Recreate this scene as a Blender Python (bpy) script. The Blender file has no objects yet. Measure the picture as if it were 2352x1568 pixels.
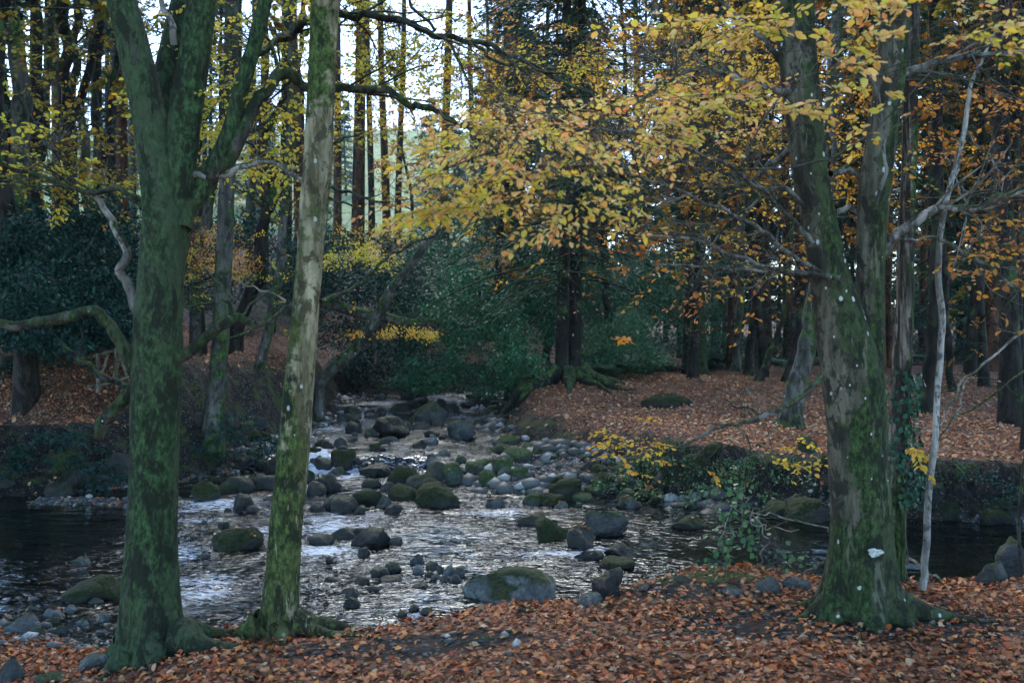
import bpy, bmesh, math
import numpy as np
from mathutils import Vector
rng = np.random.default_rng(11)
R = math.radians
F, CU, CV, H = 2287.0, 1176.0, 784.0, 1.7
sc = bpy.context.scene
COL = sc.collection

def P(u, v, d):                       # a point d metres ahead, seen at photo coordinates u, v
    return np.array([(u-CU)/F*d, d, H-(v-CV)/F*d])

# ------------------------------------------------------------------ noise
def _hash(*a):
    h = np.zeros(np.shape(a[0]), dtype=np.uint64)
    for k, q in zip((374761393, 668265263, 2147483647, 1274126177), a):
        h = h + q.astype(np.int64).astype(np.uint64)*np.uint64(k)
    h = (h ^ (h >> np.uint64(13)))*np.uint64(1274126177)
    h = h ^ (h >> np.uint64(16))
    return (h & np.uint64(0xffff)).astype(float)/65535.0
def n2(x, y, s=0):
    x = np.asarray(x, float); y = np.asarray(y, float)
    xi, yi = np.floor(x), np.floor(y); fx, fy = x-xi, y-yi
    fx = fx*fx*(3-2*fx); fy = fy*fy*(3-2*fy)
    S = np.full(np.shape(x), s, float)
    a = _hash(xi, yi, S); b = _hash(xi+1, yi, S); c = _hash(xi, yi+1, S); d = _hash(xi+1, yi+1, S)
    return (a*(1-fx)+b*fx)*(1-fy)+(c*(1-fx)+d*fx)*fy*1.0
def fbm(x, y, s=0, o=4):
    t, a, n = 0, 1, 0
    for i in range(o):
        t = t+a*n2(np.asarray(x)*2**i+i*17.3, np.asarray(y)*2**i+i*9.1, s+i); n += a; a *= .5
    return t/n
def n3(p, s=0):
    p = np.asarray(p, float); i = np.floor(p); f = p-i; f = f*f*(3-2*f)
    S = np.full(len(p), s, float); r = 0
    for dx in (0, 1):
        for dy in (0, 1):
            for dz in (0, 1):
                w = (f[:, 0] if dx else 1-f[:, 0])*(f[:, 1] if dy else 1-f[:, 1])*(f[:, 2] if dz else 1-f[:, 2])
                r = r+w*_hash(i[:, 0]+dx, i[:, 1]+dy, i[:, 2]+dz, S)
    return r*2-1
def sst(t):
    t = np.clip(t, 0, 1); return t*t*(3-2*t)

# ------------------------------------------------------------------ terrain
RIV = np.array([(-40, 14), (-14, 11.6), (-6, 9.6), (-4.2, 8.8), (-3.2, 8.0), (-2.2, 7.3), (-.9, 6.9), (0, 7.1), (1, 7.6),
    (2.5, 7.7), (3.6, 7.8), (8, 8.6), (14, 10), (40, 13), (40, 18), (14, 14.6), (8, 13.6), (6, 13.9), (4.5, 14.7), (3.2, 15.2), (2.3, 15.9),
    (2.0, 17.2), (1.3, 18.9), (.6, 20.7), (-.2, 23), (-.6, 25.5), (-.4, 29), (0, 33), (1.5, 36.5), (7, 39), (7, 41.5), (0, 41),
    (-4, 39), (-5.6, 36), (-5.1, 30), (-4.7, 25), (-5.0, 20), (-5.9, 17.6), (-7.5, 16.2), (-12, 15.7), (-20, 17), (-40, 20)], float)
def rdist(x, y):                      # signed distance to the water's edge, negative over the water
    x = np.asarray(x, float); y = np.asarray(y, float)
    best = np.full(x.shape, 1e9); ins = np.zeros(x.shape, bool)
    A = RIV; B = np.roll(RIV, -1, 0)
    for (ax, ay), (bx, by) in zip(A, B):
        dx, dy = bx-ax, by-ay
        t = np.clip(((x-ax)*dx+(y-ay)*dy)/(dx*dx+dy*dy), 0, 1)
        best = np.minimum(best, np.hypot(x-ax-t*dx, y-ay-t*dy))
        c = ((ay > y) != (by > y)) & (x < (bx-ax)*(y-ay)/((by-ay) if by != ay else 1e-9)+ax)
        ins ^= c
    return np.where(ins, -best, best)
def wz(x, y):                         # water surface
    x = np.asarray(x, float); y = np.asarray(y, float)
    ys = 19.0+.5*(n2(x*.8, x*0, 3)-.5)
    step = np.where(x < -1.6, sst((y-ys)/.35), sst((y-15.8)/3.2))
    return -.8+.30*step+.07*sst((y-21.8-.4*np.sin(x*1.3))/.8)+.10*sst((y-24)/9)
def tz(x, y):
    x = np.asarray(x, float); y = np.asarray(y, float)
    s0 = rdist(x, y)
    s = s0+(fbm(x*.9, y*.9, 5)-.5)*.85*sst(y/14)
    w = wz(x, y)
    # bed
    bed = w-np.minimum(.26, .22*np.maximum(-s, 0)**.7)+(fbm(x*2.2, y*2.2, 9)-.5)*.13
    bar = np.exp(-(((x-.55)/1.5)**2+((y-17.5)/1.5)**2)**2)
    bar2 = np.exp(-(((x+2.9)/.8)**2+((y-9.7)/.5)**2))*.5
    bar3 = np.exp(-(((x+6.4)/1.6)**2+((y-15.4)/.6)**2))
    bed = bed+.42*bar+.12*bar2+.3*bar3
    # near bank
    zn = np.interp(x, [-6, -4, -3, -2, -.9, 0, 1, 8], [-.75, -.6, -.34, -.15, -.08, -.01, 0, .05])
    zn = zn+(fbm(x*1.3, y*1.3, 21)-.5)*.10+.10*np.exp(-(((x-1.45)/.55)**2+((y-6.9)/.3)**2))+(fbm(x*7, y*7, 22, 2)-.5)*.02
    wid = np.interp(x, [-4, -2, 0], [1.8, .9, .75])
    near = w+(zn-w)*sst(s0/wid+.05)
    # right plateau
    zp = np.interp(y, [14, 18, 28, 40, 60, 90, 330], [-.08, .02, .46, .62, .9, 2.2, 14])+(fbm(x*.35, y*.35, 31)-.5)*.5*sst((s-1)/3)+(fbm(x*1.8, y*1.8, 33, 3)-.5)*.12
    zp = zp+.16*np.exp(-(((x-3.4)/2.6)**2+((y-18.2)/1.3)**2))+.22*np.exp(-(((x-1.5)/1.6)**2+((y-28)/2.2)**2))
    right = w+(zp-w)*sst(s/np.interp(y, [16, 18.5], [.45, 1.5]))**np.interp(y, [16, 18.5], [.6, 1])
    # left hill
    sh = np.interp(x, [-12, -8, -6.5], [3.6, 2.4, .3])
    t = np.maximum(0, s-sh)
    hl = w+(.25-w)*sst(s/1.2)+.85*np.minimum(t, 3)+.34*np.clip(t-3, 0, 15)+(fbm(x*.5, y*.5, 41)-.5)*1.1*sst((t)/3)+(fbm(x*2, y*2, 43, 3)-.5)*.2*sst(s)
    hl = hl+.10*np.clip(y-90, 0, 300)+.22*np.clip(y-150, 0, 300)
    right = right+(fbm(x*2.6, y*2.6, 35)-.5)*.5*np.exp(-((s-.35)/.3)**2)
    xc = np.interp(y, [20, 36, 60], [-3, -3, 3]); ww = np.interp(y, [36, 55], [.5, 14])
    wr = sst((x-xc)/ww+.5)
    far = hl*(1-wr)+right*wr
    out = np.where(y < np.interp(np.abs(x), [0, 8, 40], [11, 11.3, 14.5]), near, far)
    return np.where(s0 < 0, np.where(s < 0, bed, np.maximum(bed, np.minimum(out, bed+.25))), out)
def tz1(x, y): return float(tz(np.array([x]), np.array([y]))[0])
def surf(x, y): return np.maximum(tz(x, y), np.where(rdist(x, y) < .3, wz(x, y), -99))
_D = np.concatenate([np.arange(3, 20, .04), np.arange(20, 60, .12), np.arange(60, 200, .8)])
def hit(u, v):
    p = (u-CU)/F*_D; z = H-(v-CV)/F*_D
    k = np.nonzero(z < surf(p, _D))[0]
    k = k[0] if len(k) else len(_D)-1
    return np.array([p[k], _D[k], z[k]])

# ------------------------------------------------------------------ materials
def NN(nt, t, inp=None, **kw):
    n = nt.nodes.new('ShaderNode'+t)
    for k, v in kw.items(): setattr(n, k, v)
    for k, v in (inp or {}).items():
        if isinstance(v, bpy.types.NodeSocket): nt.links.new(v, n.inputs[k])
        else: n.inputs[k].default_value = v
    return n
def ramp(nt, fac, stops, interp='LINEAR'):
    n = nt.nodes.new('ShaderNodeValToRGB'); cr = n.color_ramp; cr.interpolation = interp
    while len(cr.elements) > 1: cr.elements.remove(cr.elements[-1])
    for i, (p, c) in enumerate(stops):
        if not isinstance(c, (tuple, list)): c = (c, c, c)
        e = cr.elements[0] if i == 0 else cr.elements.new(p)
        e.position = p; e.color = (*c, 1)
    nt.links.new(fac, n.inputs[0]); return n.outputs[0]
def mixc(nt, f, a, b, mode='MIX'):
    n = nt.nodes.new('ShaderNodeMix'); n.data_type = 'RGBA'; n.blend_type = mode
    for i, v in ((0, f), (6, a), (7, b)):
        if isinstance(v, bpy.types.NodeSocket): nt.links.new(v, n.inputs[i])
        else: n.inputs[i].default_value = (*v, 1) if isinstance(v, tuple) else v
    return n.outputs[2]
def mth(nt, op, a, b=0.0, c=0.0, clamp=False):
    n = nt.nodes.new('ShaderNodeMath'); n.operation = op; n.use_clamp = clamp
    for i, v in enumerate((a, b, c)):
        if isinstance(v, bpy.types.NodeSocket): nt.links.new(v, n.inputs[i])
        else: n.inputs[i].default_value = v
    return n.outputs[0]
def newmat(name):
    m = bpy.data.materials.new(name); m.use_nodes = True
    nt = m.node_tree; b = nt.nodes['Principled BSDF']; b.inputs['Specular IOR Level'].default_value = .25
    b.inputs['Roughness'].default_value = .85
    return m, nt, b
def coords(nt, scale=(1, 1, 1)):
    tc = NN(nt, 'TexCoord'); mp = NN(nt, 'Mapping', {0: tc.outputs['Object']})
    mp.inputs['Scale'].default_value = scale
    return mp.outputs[0]
def nz(nt, vec, scale, detail=4, rough=.55, dist=0.0):
    return NN(nt, 'TexNoise', {'Vector': vec, 'Scale': scale, 'Detail': detail, 'Roughness': rough, 'Distortion': dist}).outputs['Fac']

def bark(name, dark, light, moss=(.035, .075, .018), mossamt=.5, mside=.3, lich=.1, ridge=0.0, mscale=2.2, mlow=0.0, lc=(.42, .46, .40), sc2=1.0, pts_=9):
    m, nt, b = newmat(name)
    v = coords(nt); vs = coords(nt, (1, 1, .22))
    a = nz(nt, vs, 9*sc2, 6, .65); c = ramp(nt, a, [(.40, dark), (.60, light)])
    if ridge:
        w = NN(nt, 'TexNoise', {'Vector': coords(nt, (1, 1, .09)), 'Scale': 30*sc2, 'Detail': 3, 'Distortion': .6}).outputs['Fac']
        rr = ramp(nt, w, [(.42, 0), (.56, 1)])
        c = mixc(nt, rr, tuple(x*.3 for x in dark), c)
    pt = nz(nt, coords(nt, (1, 1, .55)), pts_*sc2, 6, .72, .5); c = mixc(nt, ramp(nt, pt, [(.50, 0), (.55, .85)]), c, tuple(x*.45 for x in dark))
    # moss
    mn = nz(nt, v, mscale, 5, .68)
    g = NN(nt, 'NewGeometry'); sp = NN(nt, 'SeparateXYZ', {0: g.outputs['Normal']})
    tc = NN(nt, 'TexCoord'); so = NN(nt, 'SeparateXYZ', {0: tc.outputs['Object']})
    mm = mth(nt, 'ADD', mn, mth(nt, 'MULTIPLY', sp.outputs['X'], mside))
    mm = mth(nt, 'ADD', mm, mth(nt, 'MULTIPLY', sp.outputs['Z'], .18))
    mm = mth(nt, 'ADD', mm, mth(nt, 'MULTIPLY', mth(nt, 'SUBTRACT', 1.2, so.outputs['Z'], clamp=True), mlow))
    mask = ramp(nt, mm, [(max(0.01, .65-mossamt*.44), 0), (.71-mossamt*.42, 1)])
    fine = nz(nt, coords(nt, (1, 1, .5)), 38*sc2, 5, .75)
    big = nz(nt, coords(nt, (1, 1, .35)), 3.1, 4, .6)
    mc = ramp(nt, fine, [(.38, tuple(x*.25 for x in moss)), (.5, moss), (.62, tuple(x*2.3 for x in moss))])
    mc = mixc(nt, ramp(nt, big, [(.45, 0), (.62, .7)]), mc, (moss[0]*2.2, moss[1]*1.5, moss[2]*2.2))
    blot = nz(nt, coords(nt, (1, 1, .45)), 8*sc2, 7, .75, .5); mc = mixc(nt, ramp(nt, blot, [(.50, 0), (.56, .88)]), mc, (.012, .016, .009))
    strk = nz(nt, coords(nt, (1, 1, .2)), 13*sc2, 5, .7); mc = mixc(nt, ramp(nt, strk, [(.60, 0), (.64, .6)]), mc, light)
    c = mixc(nt, mask, c, mc)
    # lichen spots
    if lich:
        vo = NN(nt, 'TexVoronoi', {'Vector': coords(nt, (1, 1, .7)), 'Scale': 24*sc2, 'Randomness': 1.0})
        wob = mth(nt, 'ADD', vo.outputs['Distance'], mth(nt, 'MULTIPLY', nz(nt, v, 45, 2), .2))
        cell = NN(nt, 'SeparateXYZ', {0: vo.outputs['Color']})
        on = mth(nt, 'MULTIPLY', mth(nt, 'LESS_THAN', cell.outputs['X'], lich), mth(nt, 'LESS_THAN', wob, mth(nt, 'MULTIPLY', cell.outputs['Y'], .42)))
        c = mixc(nt, on, c, lc)
    nt.links.new(c, b.inputs['Base Color'])
    hgt = mth(nt, 'ADD', mth(nt, 'MULTIPLY', fine, .5), a)
    if ridge: hgt = mth(nt, 'ADD', hgt, mth(nt, 'MULTIPLY', rr, ridge))
    bp = NN(nt, 'Bump', {'Height': hgt, 'Strength': 1.0, 'Distance': .045}); nt.links.new(bp.outputs[0], b.inputs['Normal'])
    return m

def leafmat(name, cols, tr=.52, reg=None, rscale=.8, rough=.55):
    m, nt, b = newmat(name)
    g = NN(nt, 'NewGeometry'); rnd = g.outputs['Random Per Island']
    n = len(cols)
    c = ramp(nt, rnd, [((i+.5)/n, cc) for i, cc in enumerate(cols)])
    if reg:
        v = coords(nt); q = nz(nt, v, rscale, 2, .5)
        c2 = ramp(nt, rnd, [((i+.5)/len(reg), cc) for i, cc in enumerate(reg)])
        c = mixc(nt, ramp(nt, q, [(.44, 0), (.56, 1)]), c, c2)
    f = nz(nt, coords(nt), 60, 2); c = mixc(nt, ramp(nt, f, [(.35, .45), (.6, 0)]), c, (.16, .07, .02), 'MULTIPLY') if False else c
    nt.links.new(c, b.inputs['Base Color']); b.inputs['Roughness'].default_value = rough
    tn = NN(nt, 'BsdfTranslucent', {'Color': c}); ms = NN(nt, 'MixShader', {0: tr, 1: b.outputs[0], 2: tn.outputs[0]})
    nt.links.new(ms.outputs[0], nt.nodes['Material Output'].inputs[0])
    return m

def rockmat(name, c1, c2, moss, mossamt, wet=0.0, leaf=0.0):
    m, nt, b = newmat(name)
    v = coords(nt); oi = NN(nt, 'ObjectInfo')
    off = NN(nt, 'VectorMath', {0: v, 1: oi.outputs['Location']}); v = off.outputs[0]
    a = nz(nt, v, 3.0, 6, .65, .6); f = nz(nt, v, 26, 4, .7)
    c = ramp(nt, a, [(.40, c1), (.60, c2)])
    c = mixc(nt, ramp(nt, f, [(.42, 0), (.6, .6)]), c, tuple(x*.45 for x in c1))
    c = mixc(nt, mth(nt, 'MULTIPLY', oi.outputs['Random'], .5), c, (.10, .10, .085))
    g = NN(nt, 'NewGeometry'); sp = NN(nt, 'SeparateXYZ', {0: g.outputs['Normal']})
    mm = mth(nt, 'ADD', mth(nt, 'MULTIPLY', sp.outputs['Z'], .55), mth(nt, 'MULTIPLY', nz(nt, v, 4.5, 5, .65), .9))
    mm = mth(nt, 'ADD', mm, mth(nt, 'MULTIPLY', mth(nt, 'SUBTRACT', oi.outputs['Random'], .5), .12))
    t = 1.12-mossamt
    mask = ramp(nt, mth(nt, 'MULTIPLY', mm, .8), [(max(.01, (t-.06)*.8), 0), ((t+.10)*.8, 1)])
    mc = ramp(nt, f, [(.32, tuple(x*.4 for x in moss)), (.6, moss), (.78, tuple(x*1.7 for x in moss))])
    c = mixc(nt, mask, c, mc)
    nt.links.new(c, b.inputs['Base Color'])
    b.inputs['Roughness'].default_value = .75-.3*wet; b.inputs['Specular IOR Level'].default_value = .25+.1*wet
    bp = NN(nt, 'Bump', {'Height': mth(nt, 'ADD', mth(nt, 'MULTIPLY', nz(nt, v, 9, 6, .7, .8), 1.6), mth(nt, 'MULTIPLY', f, .6)), 'Strength': 1.0, 'Distance': .05}); nt.links.new(bp.outputs[0], b.inputs['Normal'])
    return m

M = {}
M['barkA'] = bark('mossy_bark', (.02, .021, .014), (.07, .07, .045), moss=(.026, .054, .019), mossamt=.92, mside=.12, lich=.0, mscale=2.6, mlow=.25, lc=(.30, .32, .22))
M['barkB'] = bark('pale_bark', (.11, .10, .05), (.46, .42, .26), moss=(.05, .078, .02), mossamt=.38, mside=-.04, lich=.07, mscale=2.4, mlow=.36)
M['barkC'] = bark('lichen_bark', (.045, .046, .03), (.17, .165, .115), moss=(.028, .052, .016), mossamt=.52, mside=.22, lich=.24, mscale=2.0, mlow=.32, lc=(.50, .54, .50))
M['barkD'] = bark('furrowed_bark', (.11, .10, .08), (.32, .29, .23), mossamt=.3, mside=.1, lich=.05, ridge=1.6, mscale=1.6, mlow=.2)
M['birch'] = bark('birch_bark', (.14, .14, .12), (.50, .50, .45), mossamt=.14, mside=.1, lich=.15, mscale=3)
M['branch'] = bark('branch_bark', (.016, .016, .014), (.07, .07, .06), mossamt=.30, mside=.0, lich=.15, mscale=4)
M['greybr'] = bark('grey_branch_bark', (.06, .06, .05), (.24, .24, .21), mossamt=.12, mside=.0, lich=.1, mscale=4)
M['palebr'] = bark('pale_branch_bark', (.14, .13, .11), (.42, .40, .35), mossamt=.20, mside=.0, lich=.1, mscale=4)
M['mossbr'] = bark('moss_branch_bark', (.025, .025, .02), (.11, .10, .08), moss=(.026, .05, .015), mossamt=.6, mside=.0, lich=.1, mscale=3)
M['darkbark'] = bark('dark_bark', (.011, .011, .009), (.04, .037, .03), mossamt=.25, mside=.0, lich=.05, mscale=1.2, sc2=.4)
M['greybark'] = bark('grey_bark', (.045, .048, .04), (.15, .15, .13), mossamt=.36, mside=.05, lich=.12, mscale=1.4, sc2=.5)
M['redbark'] = bark('red_bark', (.045, .022, .013), (.14, .07, .038), mossamt=.12, mside=.0, lich=0, mscale=1.2, sc2=.4)
M['twig'] = bark('twig_bark', (.04, .038, .032), (.14, .13, .11), mossamt=.1, mside=.0, lich=0)
M['paletwig'] = bark('pale_twig_bark', (.16, .15, .12), (.36, .34, .28), mossamt=.05, mside=.0, lich=0)
lime = [(.36, .42, .06), (.50, .50, .07), (.62, .52, .07), (.28, .34, .06), (.66, .48, .06)]
gold = [(.68, .40, .04), (.74, .48, .06), (.66, .30, .04), (.60, .46, .08), (.46, .19, .03)]
oran = [(.50, .17, .03), (.55, .26, .05), (.38, .10, .02), (.52, .34, .12), (.30, .09, .03)]
M['lime'] = leafmat('lime_leaf', lime, reg=[lime[0], lime[2], gold[1], lime[1]], rscale=1.1)
M['gold'] = leafmat('gold_leaf', gold, reg=[lime[2], lime[4], gold[1], gold[3], (.62, .42, .10)], rscale=1.0)
M['peach'] = leafmat('peach_leaf', [(.80, .48, .20), (.76, .33, .12), (.74, .58, .18), (.50, .55, .18), (.84, .60, .32), (.68, .55, .10), (.72, .28, .10)], reg=[lime[1], lime[2], gold[1], (.62, .40, .14)], rscale=1.6)
M['orange'] = leafmat('orange_leaf', oran, reg=[gold[0], gold[1], oran[0], oran[1]], rscale=.5)
M['olive'] = leafmat('olive_leaf', [(.16, .18, .03), (.28, .27, .04), (.36, .25, .03), (.12, .14, .03), (.30, .14, .02)])
M['green'] = leafmat('green_leaf', [(.04, .12, .05), (.07, .17, .07), (.03, .09, .04), (.12, .22, .08)], tr=.25, rough=.4)
M['ivy'] = leafmat('ivy_leaf', [(.02, .07, .04), (.04, .11, .06), (.03, .09, .05)], tr=.15, rough=.35)
M['yew'] = leafmat('yew_leaf', [(.03, .12, .06), (.05, .18, .09), (.08, .24, .12), (.035, .13, .06)], tr=.15, rough=.45)
M['rhodo'] = leafmat('rhododendron_leaf', [(.008, .034, .028), (.014, .052, .040), (.024, .08, .058)], tr=.15, rough=.65)
M['needle'] = leafmat('needle', [(.02, .065, .038), (.03, .09, .05), (.045, .115, .06)], tr=.15)
M['fern'] = leafmat('fern_leaf', [(.05, .15, .08), (.08, .2, .10), (.035, .11, .06)], tr=.3)
M['fallen'] = leafmat('fallen_leaf', [(.46, .12, .04), (.24, .05, .018), (.52, .21, .085), (.10, .035, .018), (.50, .36, .20), (.40, .10, .028), (.62, .25, .055), (.15, .055, .025), (.46, .20, .08), (.05, .022, .014), (.30, .12, .05), (.09, .04, .02)], tr=.12, rough=.6)
M['fallenfar'] = leafmat('far_fallen_leaf', [(.52, .22, .09), (.38, .12, .05), (.62, .38, .20), (.18, .07, .035), (.58, .44, .27), (.44, .15, .06)], tr=.1, rough=.7)
M['rock'] = rockmat('grey_rock', (.030, .036, .035), (.13, .145, .135), (.042, .066, .02), .32)
M['palerock'] = rockmat('pale_rock', (.09, .11, .107), (.27, .31, .29), (.06, .09, .035), .16)
M['wetrock'] = rockmat('wet_rock', (.008, .010, .009), (.036, .04, .036), (.03, .045, .014), .34, wet=1)
M['mossrock'] = rockmat('moss_rock', (.035, .045, .036), (.11, .135, .105), (.052, .095, .026), .60)
M['slab'] = rockmat('slab_rock', (.16, .18, .165), (.34, .38, .34), (.045, .07, .025), .40)
M['darkmoss'] = rockmat('dark_moss_rock', (.018, .02, .017), (.05, .055, .045), (.032, .048, .012), .66)
M['wood'] = bark('weathered_wood', (.09, .08, .06), (.22, .2, .16), mossamt=.15, mside=0, lich=0)

# ------------------------------------------------------------------ mesh building
class MB:
    def __init__(s): s.v = []; s.f = []; s.n = 0
    def add(s, v, f):
        v = np.asarray(v, float).reshape(-1, 3)
        if len(v) == 0: return
        s.v.append(v); s.f.append(np.asarray(f, np.int64)+s.n); s.n += len(v)
    def build(s, name, mat, parent=None, origin=None, smooth=True):
        me = bpy.data.meshes.new(name)
        v = np.concatenate(s.v) if s.v else np.zeros((0, 3))
        if parent is not None and origin is None: origin = np.array(parent.location)
        if origin is not None: v = v-np.asarray(origin)
        tot = np.concatenate([np.full(len(f), f.shape[1]) for f in s.f]) if s.f else np.zeros(0, int)
        lp = np.concatenate([f.ravel() for f in s.f]) if s.f else np.zeros(0, int)
        me.vertices.add(len(v)); me.vertices.foreach_set('co', v.ravel())
        me.loops.add(len(lp)); me.loops.foreach_set('vertex_index', lp.astype(np.int32))
        me.polygons.add(len(tot)); st = np.concatenate([[0], np.cumsum(tot)[:-1]]) if len(tot) else tot
        me.polygons.foreach_set('loop_start', st.astype(np.int32))
        me.update(calc_edges=True); me.validate()
        if smooth: me.polygons.foreach_set('use_smooth', np.ones(len(me.polygons), bool))
        me.materials.append(mat)
        o = bpy.data.objects.new(name, me); COL.objects.link(o)
        if parent is not None: o.parent = parent
        elif origin is not None: o.location = origin
        return o
def empty(name, loc, label, cat, group=None):
    o = bpy.data.objects.new(name, None); COL.objects.link(o); o.location = loc; o.empty_display_size = .2
    o['label'] = label; o['category'] = cat
    if group: o['group'] = group
    return o
def tag(o, label=None, cat=None, group=None, kind=None):
    for k, v in (('label', label), ('category', cat), ('group', group), ('kind', kind)):
        if v: o[k] = v
    return o
def copy_tree(o, parent=None):
    c = o.copy(); COL.objects.link(c); c.parent = parent
    for ch in list(o.children): copy_tree(ch, c)
    return c

def crom(p, n):                       # Catmull-Rom resample (any columns)
    p = np.asarray(p, float); q = np.vstack([2*p[0]-p[1], p, 2*p[-1]-p[-2]]); out = []
    for i in range(1, len(q)-2):
        t = np.linspace(0, 1, n, endpoint=False)[:, None]
        a, b, c, d = q[i-1], q[i], q[i+1], q[i+2]
        out.append(.5*((2*b)+(-a+c)*t+(2*a-5*b+4*c-d)*t**2+(-a+3*b-3*c+d)*t**3))
    out.append(q[-2:-1]); return np.vstack(out)
def tube(mb, pts, rad, ns=8, amp=.0, freq=4, seed=0, flare=None):
    pts = np.asarray(pts, float); rad = np.maximum(np.asarray(rad, float), .0006); n = len(pts)
    T = np.gradient(pts, axis=0); T /= np.linalg.norm(T, axis=1)[:, None]+1e-9
    up = np.array([0, 0, 1.]) if abs(T[0][2]) < .9 else np.array([1., 0, 0])
    a = np.cross(T[0], up); a /= np.linalg.norm(a); A = []
    for t in T:
        a = a-t*np.dot(a, t); a /= np.linalg.norm(a)+1e-9; A.append(a.copy())
    A = np.array(A); B = np.cross(T, A)
    th = np.arange(ns)/ns*2*math.pi
    r = np.repeat(rad[:, None], ns, 1)
    dirs = A[:, None]*np.cos(th)[None, :, None]+B[:, None]*np.sin(th)[None, :, None]
    if amp:
        q = (pts[:, None]+dirs*r[..., None]); q = q*np.array([freq, freq, freq*.45])
        r = r*(1+amp*n3(q.reshape(-1, 3), seed).reshape(n, ns)+.5*amp*n3(q.reshape(-1, 3)*2.7, seed+1).reshape(n, ns))
    if amp and ns >= 26: r = r*(1+.35*amp*n3(q.reshape(-1, 3)*6.5, seed+5).reshape(n, ns)+.22*amp*n3(q.reshape(-1, 3)*15, seed+6).reshape(n, ns))
    if flare:
        fh, fa, lob, ph = flare
        hh = pts[:, 2]-pts[0, 2]
        r = r*(1+fa*np.exp(-np.maximum(hh, 0)/fh)[:, None]*(.65+.5*np.cos(lob*th+ph)+.25*np.cos(3*th+ph*2))[None, :])
    v = (pts[:, None]+dirs*r[..., None]).reshape(-1, 3)
    i = np.arange(n-1)[:, None]*ns; j = np.arange(ns)[None, :]; k = (j+1) % ns
    f = np.stack([i+j, i+k, i+ns+k, i+ns+j], -1).reshape(-1, 4)
    mb.add(v, f)
    mb.add(v[-ns:], [list(range(ns))])
def ppath(pl, d=None, n=8, wob=0.0, seed=0):   # pixel path (u, v, width px, depth) -> world points, radii
    a = np.array([[*P(q[0], q[1], q[3] if len(q) > 3 else d), q[2]/2/F*(q[3] if len(q) > 3 else d)] for q in pl])
    c = crom(a, n)
    if wob:
        k = np.arange(len(c))*.35
        c[:, 0] += wob*(n2(k, k*0, seed)-.5)*c[:, 1]/6; c[:, 2] += wob*(n2(k, k*0+5, seed)-.5)*c[:, 1]/6; c[:, 1] += wob*2*(n2(k, k*0+9, seed)-.5)
    return c[:, :3], np.maximum(c[:, 3], .0008)

class LC:                             # collects leaves: position, direction, normal, length
    def __init__(s): s.p = []; s.d = []; s.n = []; s.s = []
    def add(s, p, d, n, z):
        s.p.append(np.atleast_2d(p)); s.d.append(np.atleast_2d(d)); s.n.append(np.atleast_2d(n)); s.s.append(np.atleast_1d(z))
    def mesh(s, mb, kind='fold', asp=.6, curl=.25):
        p = np.concatenate(s.p); d = np.concatenate(s.d); n = np.concatenate(s.n); z = np.concatenate(s.s)
        d = d/(np.linalg.norm(d, axis=1)[:, None]+1e-9); w = np.cross(n, d); w /= np.linalg.norm(w, axis=1)[:, None]+1e-9
        n = np.cross(d, w); N = len(p); z = z[:, None]
        cu = (rng.random((N, 1))-.2)*curl*z; fo = rng.random((N, 1))*.18*z
        a = asp*(.85+.3*rng.random((N, 1)))*.5
        if kind == 'fold':
            V = [p, p+d*z*.33+w*a*z+n*fo, p+d*z*.72+w*a*z*.82+n*(fo-cu*.5), p+d*z-n*cu, p+d*z*.72-w*a*z*.82+n*(fo-cu*.5), p+d*z*.33-w*a*z+n*fo]
            V = np.stack(V, 1).reshape(-1, 3); k = np.arange(N)[:, None]*6
            mb.add(V, np.vstack([k+np.array([0, 1, 2, 3]), k+np.array([0, 3, 4, 5])]))
        elif kind == 'star':          # lobed maple-like leaf
            ang = np.array([0, 22, 42, 68, 98, 130, 180, 230, 262, 292, 318, 338])*math.pi/180
            rr = np.array([1, .52, .88, .45, .75, .40, .12, .40, .75, .45, .88, .52])*.58
            V = np.stack([p+d*z*(.4+math.cos(t)*q)+w*z*math.sin(t)*q+n*(cu*(q*1.6)**2*(1 if i % 2 else -1)) for i, (t, q) in enumerate(zip(ang, rr))], 1).reshape(-1, 3)
            k = np.arange(N)[:, None]*12
            mb.add(V, k+np.arange(12))
        else:
            V = np.stack([p, p+d*z*.45+w*a*z, p+d*z, p+d*z*.45-w*a*z], 1).reshape(-1, 3)
            mb.add(V, np.arange(N)[:, None]*4+np.arange(4))
    def build(s, name, mat, parent=None, kind='fold', asp=.6, curl=.25):
        mb = MB(); s.mesh(mb, kind, asp, curl); return mb.build(name, mat, parent, smooth=False)
def unit(n):
    v = rng.normal(size=(n, 3)); return v/np.linalg.norm(v, axis=1)[:, None]
def hunit():
    a = rng.random()*2*math.pi; return np.array([math.cos(a), math.sin(a), 0])
def nrm(v): return v/(np.linalg.norm(v)+1e-9)

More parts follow.
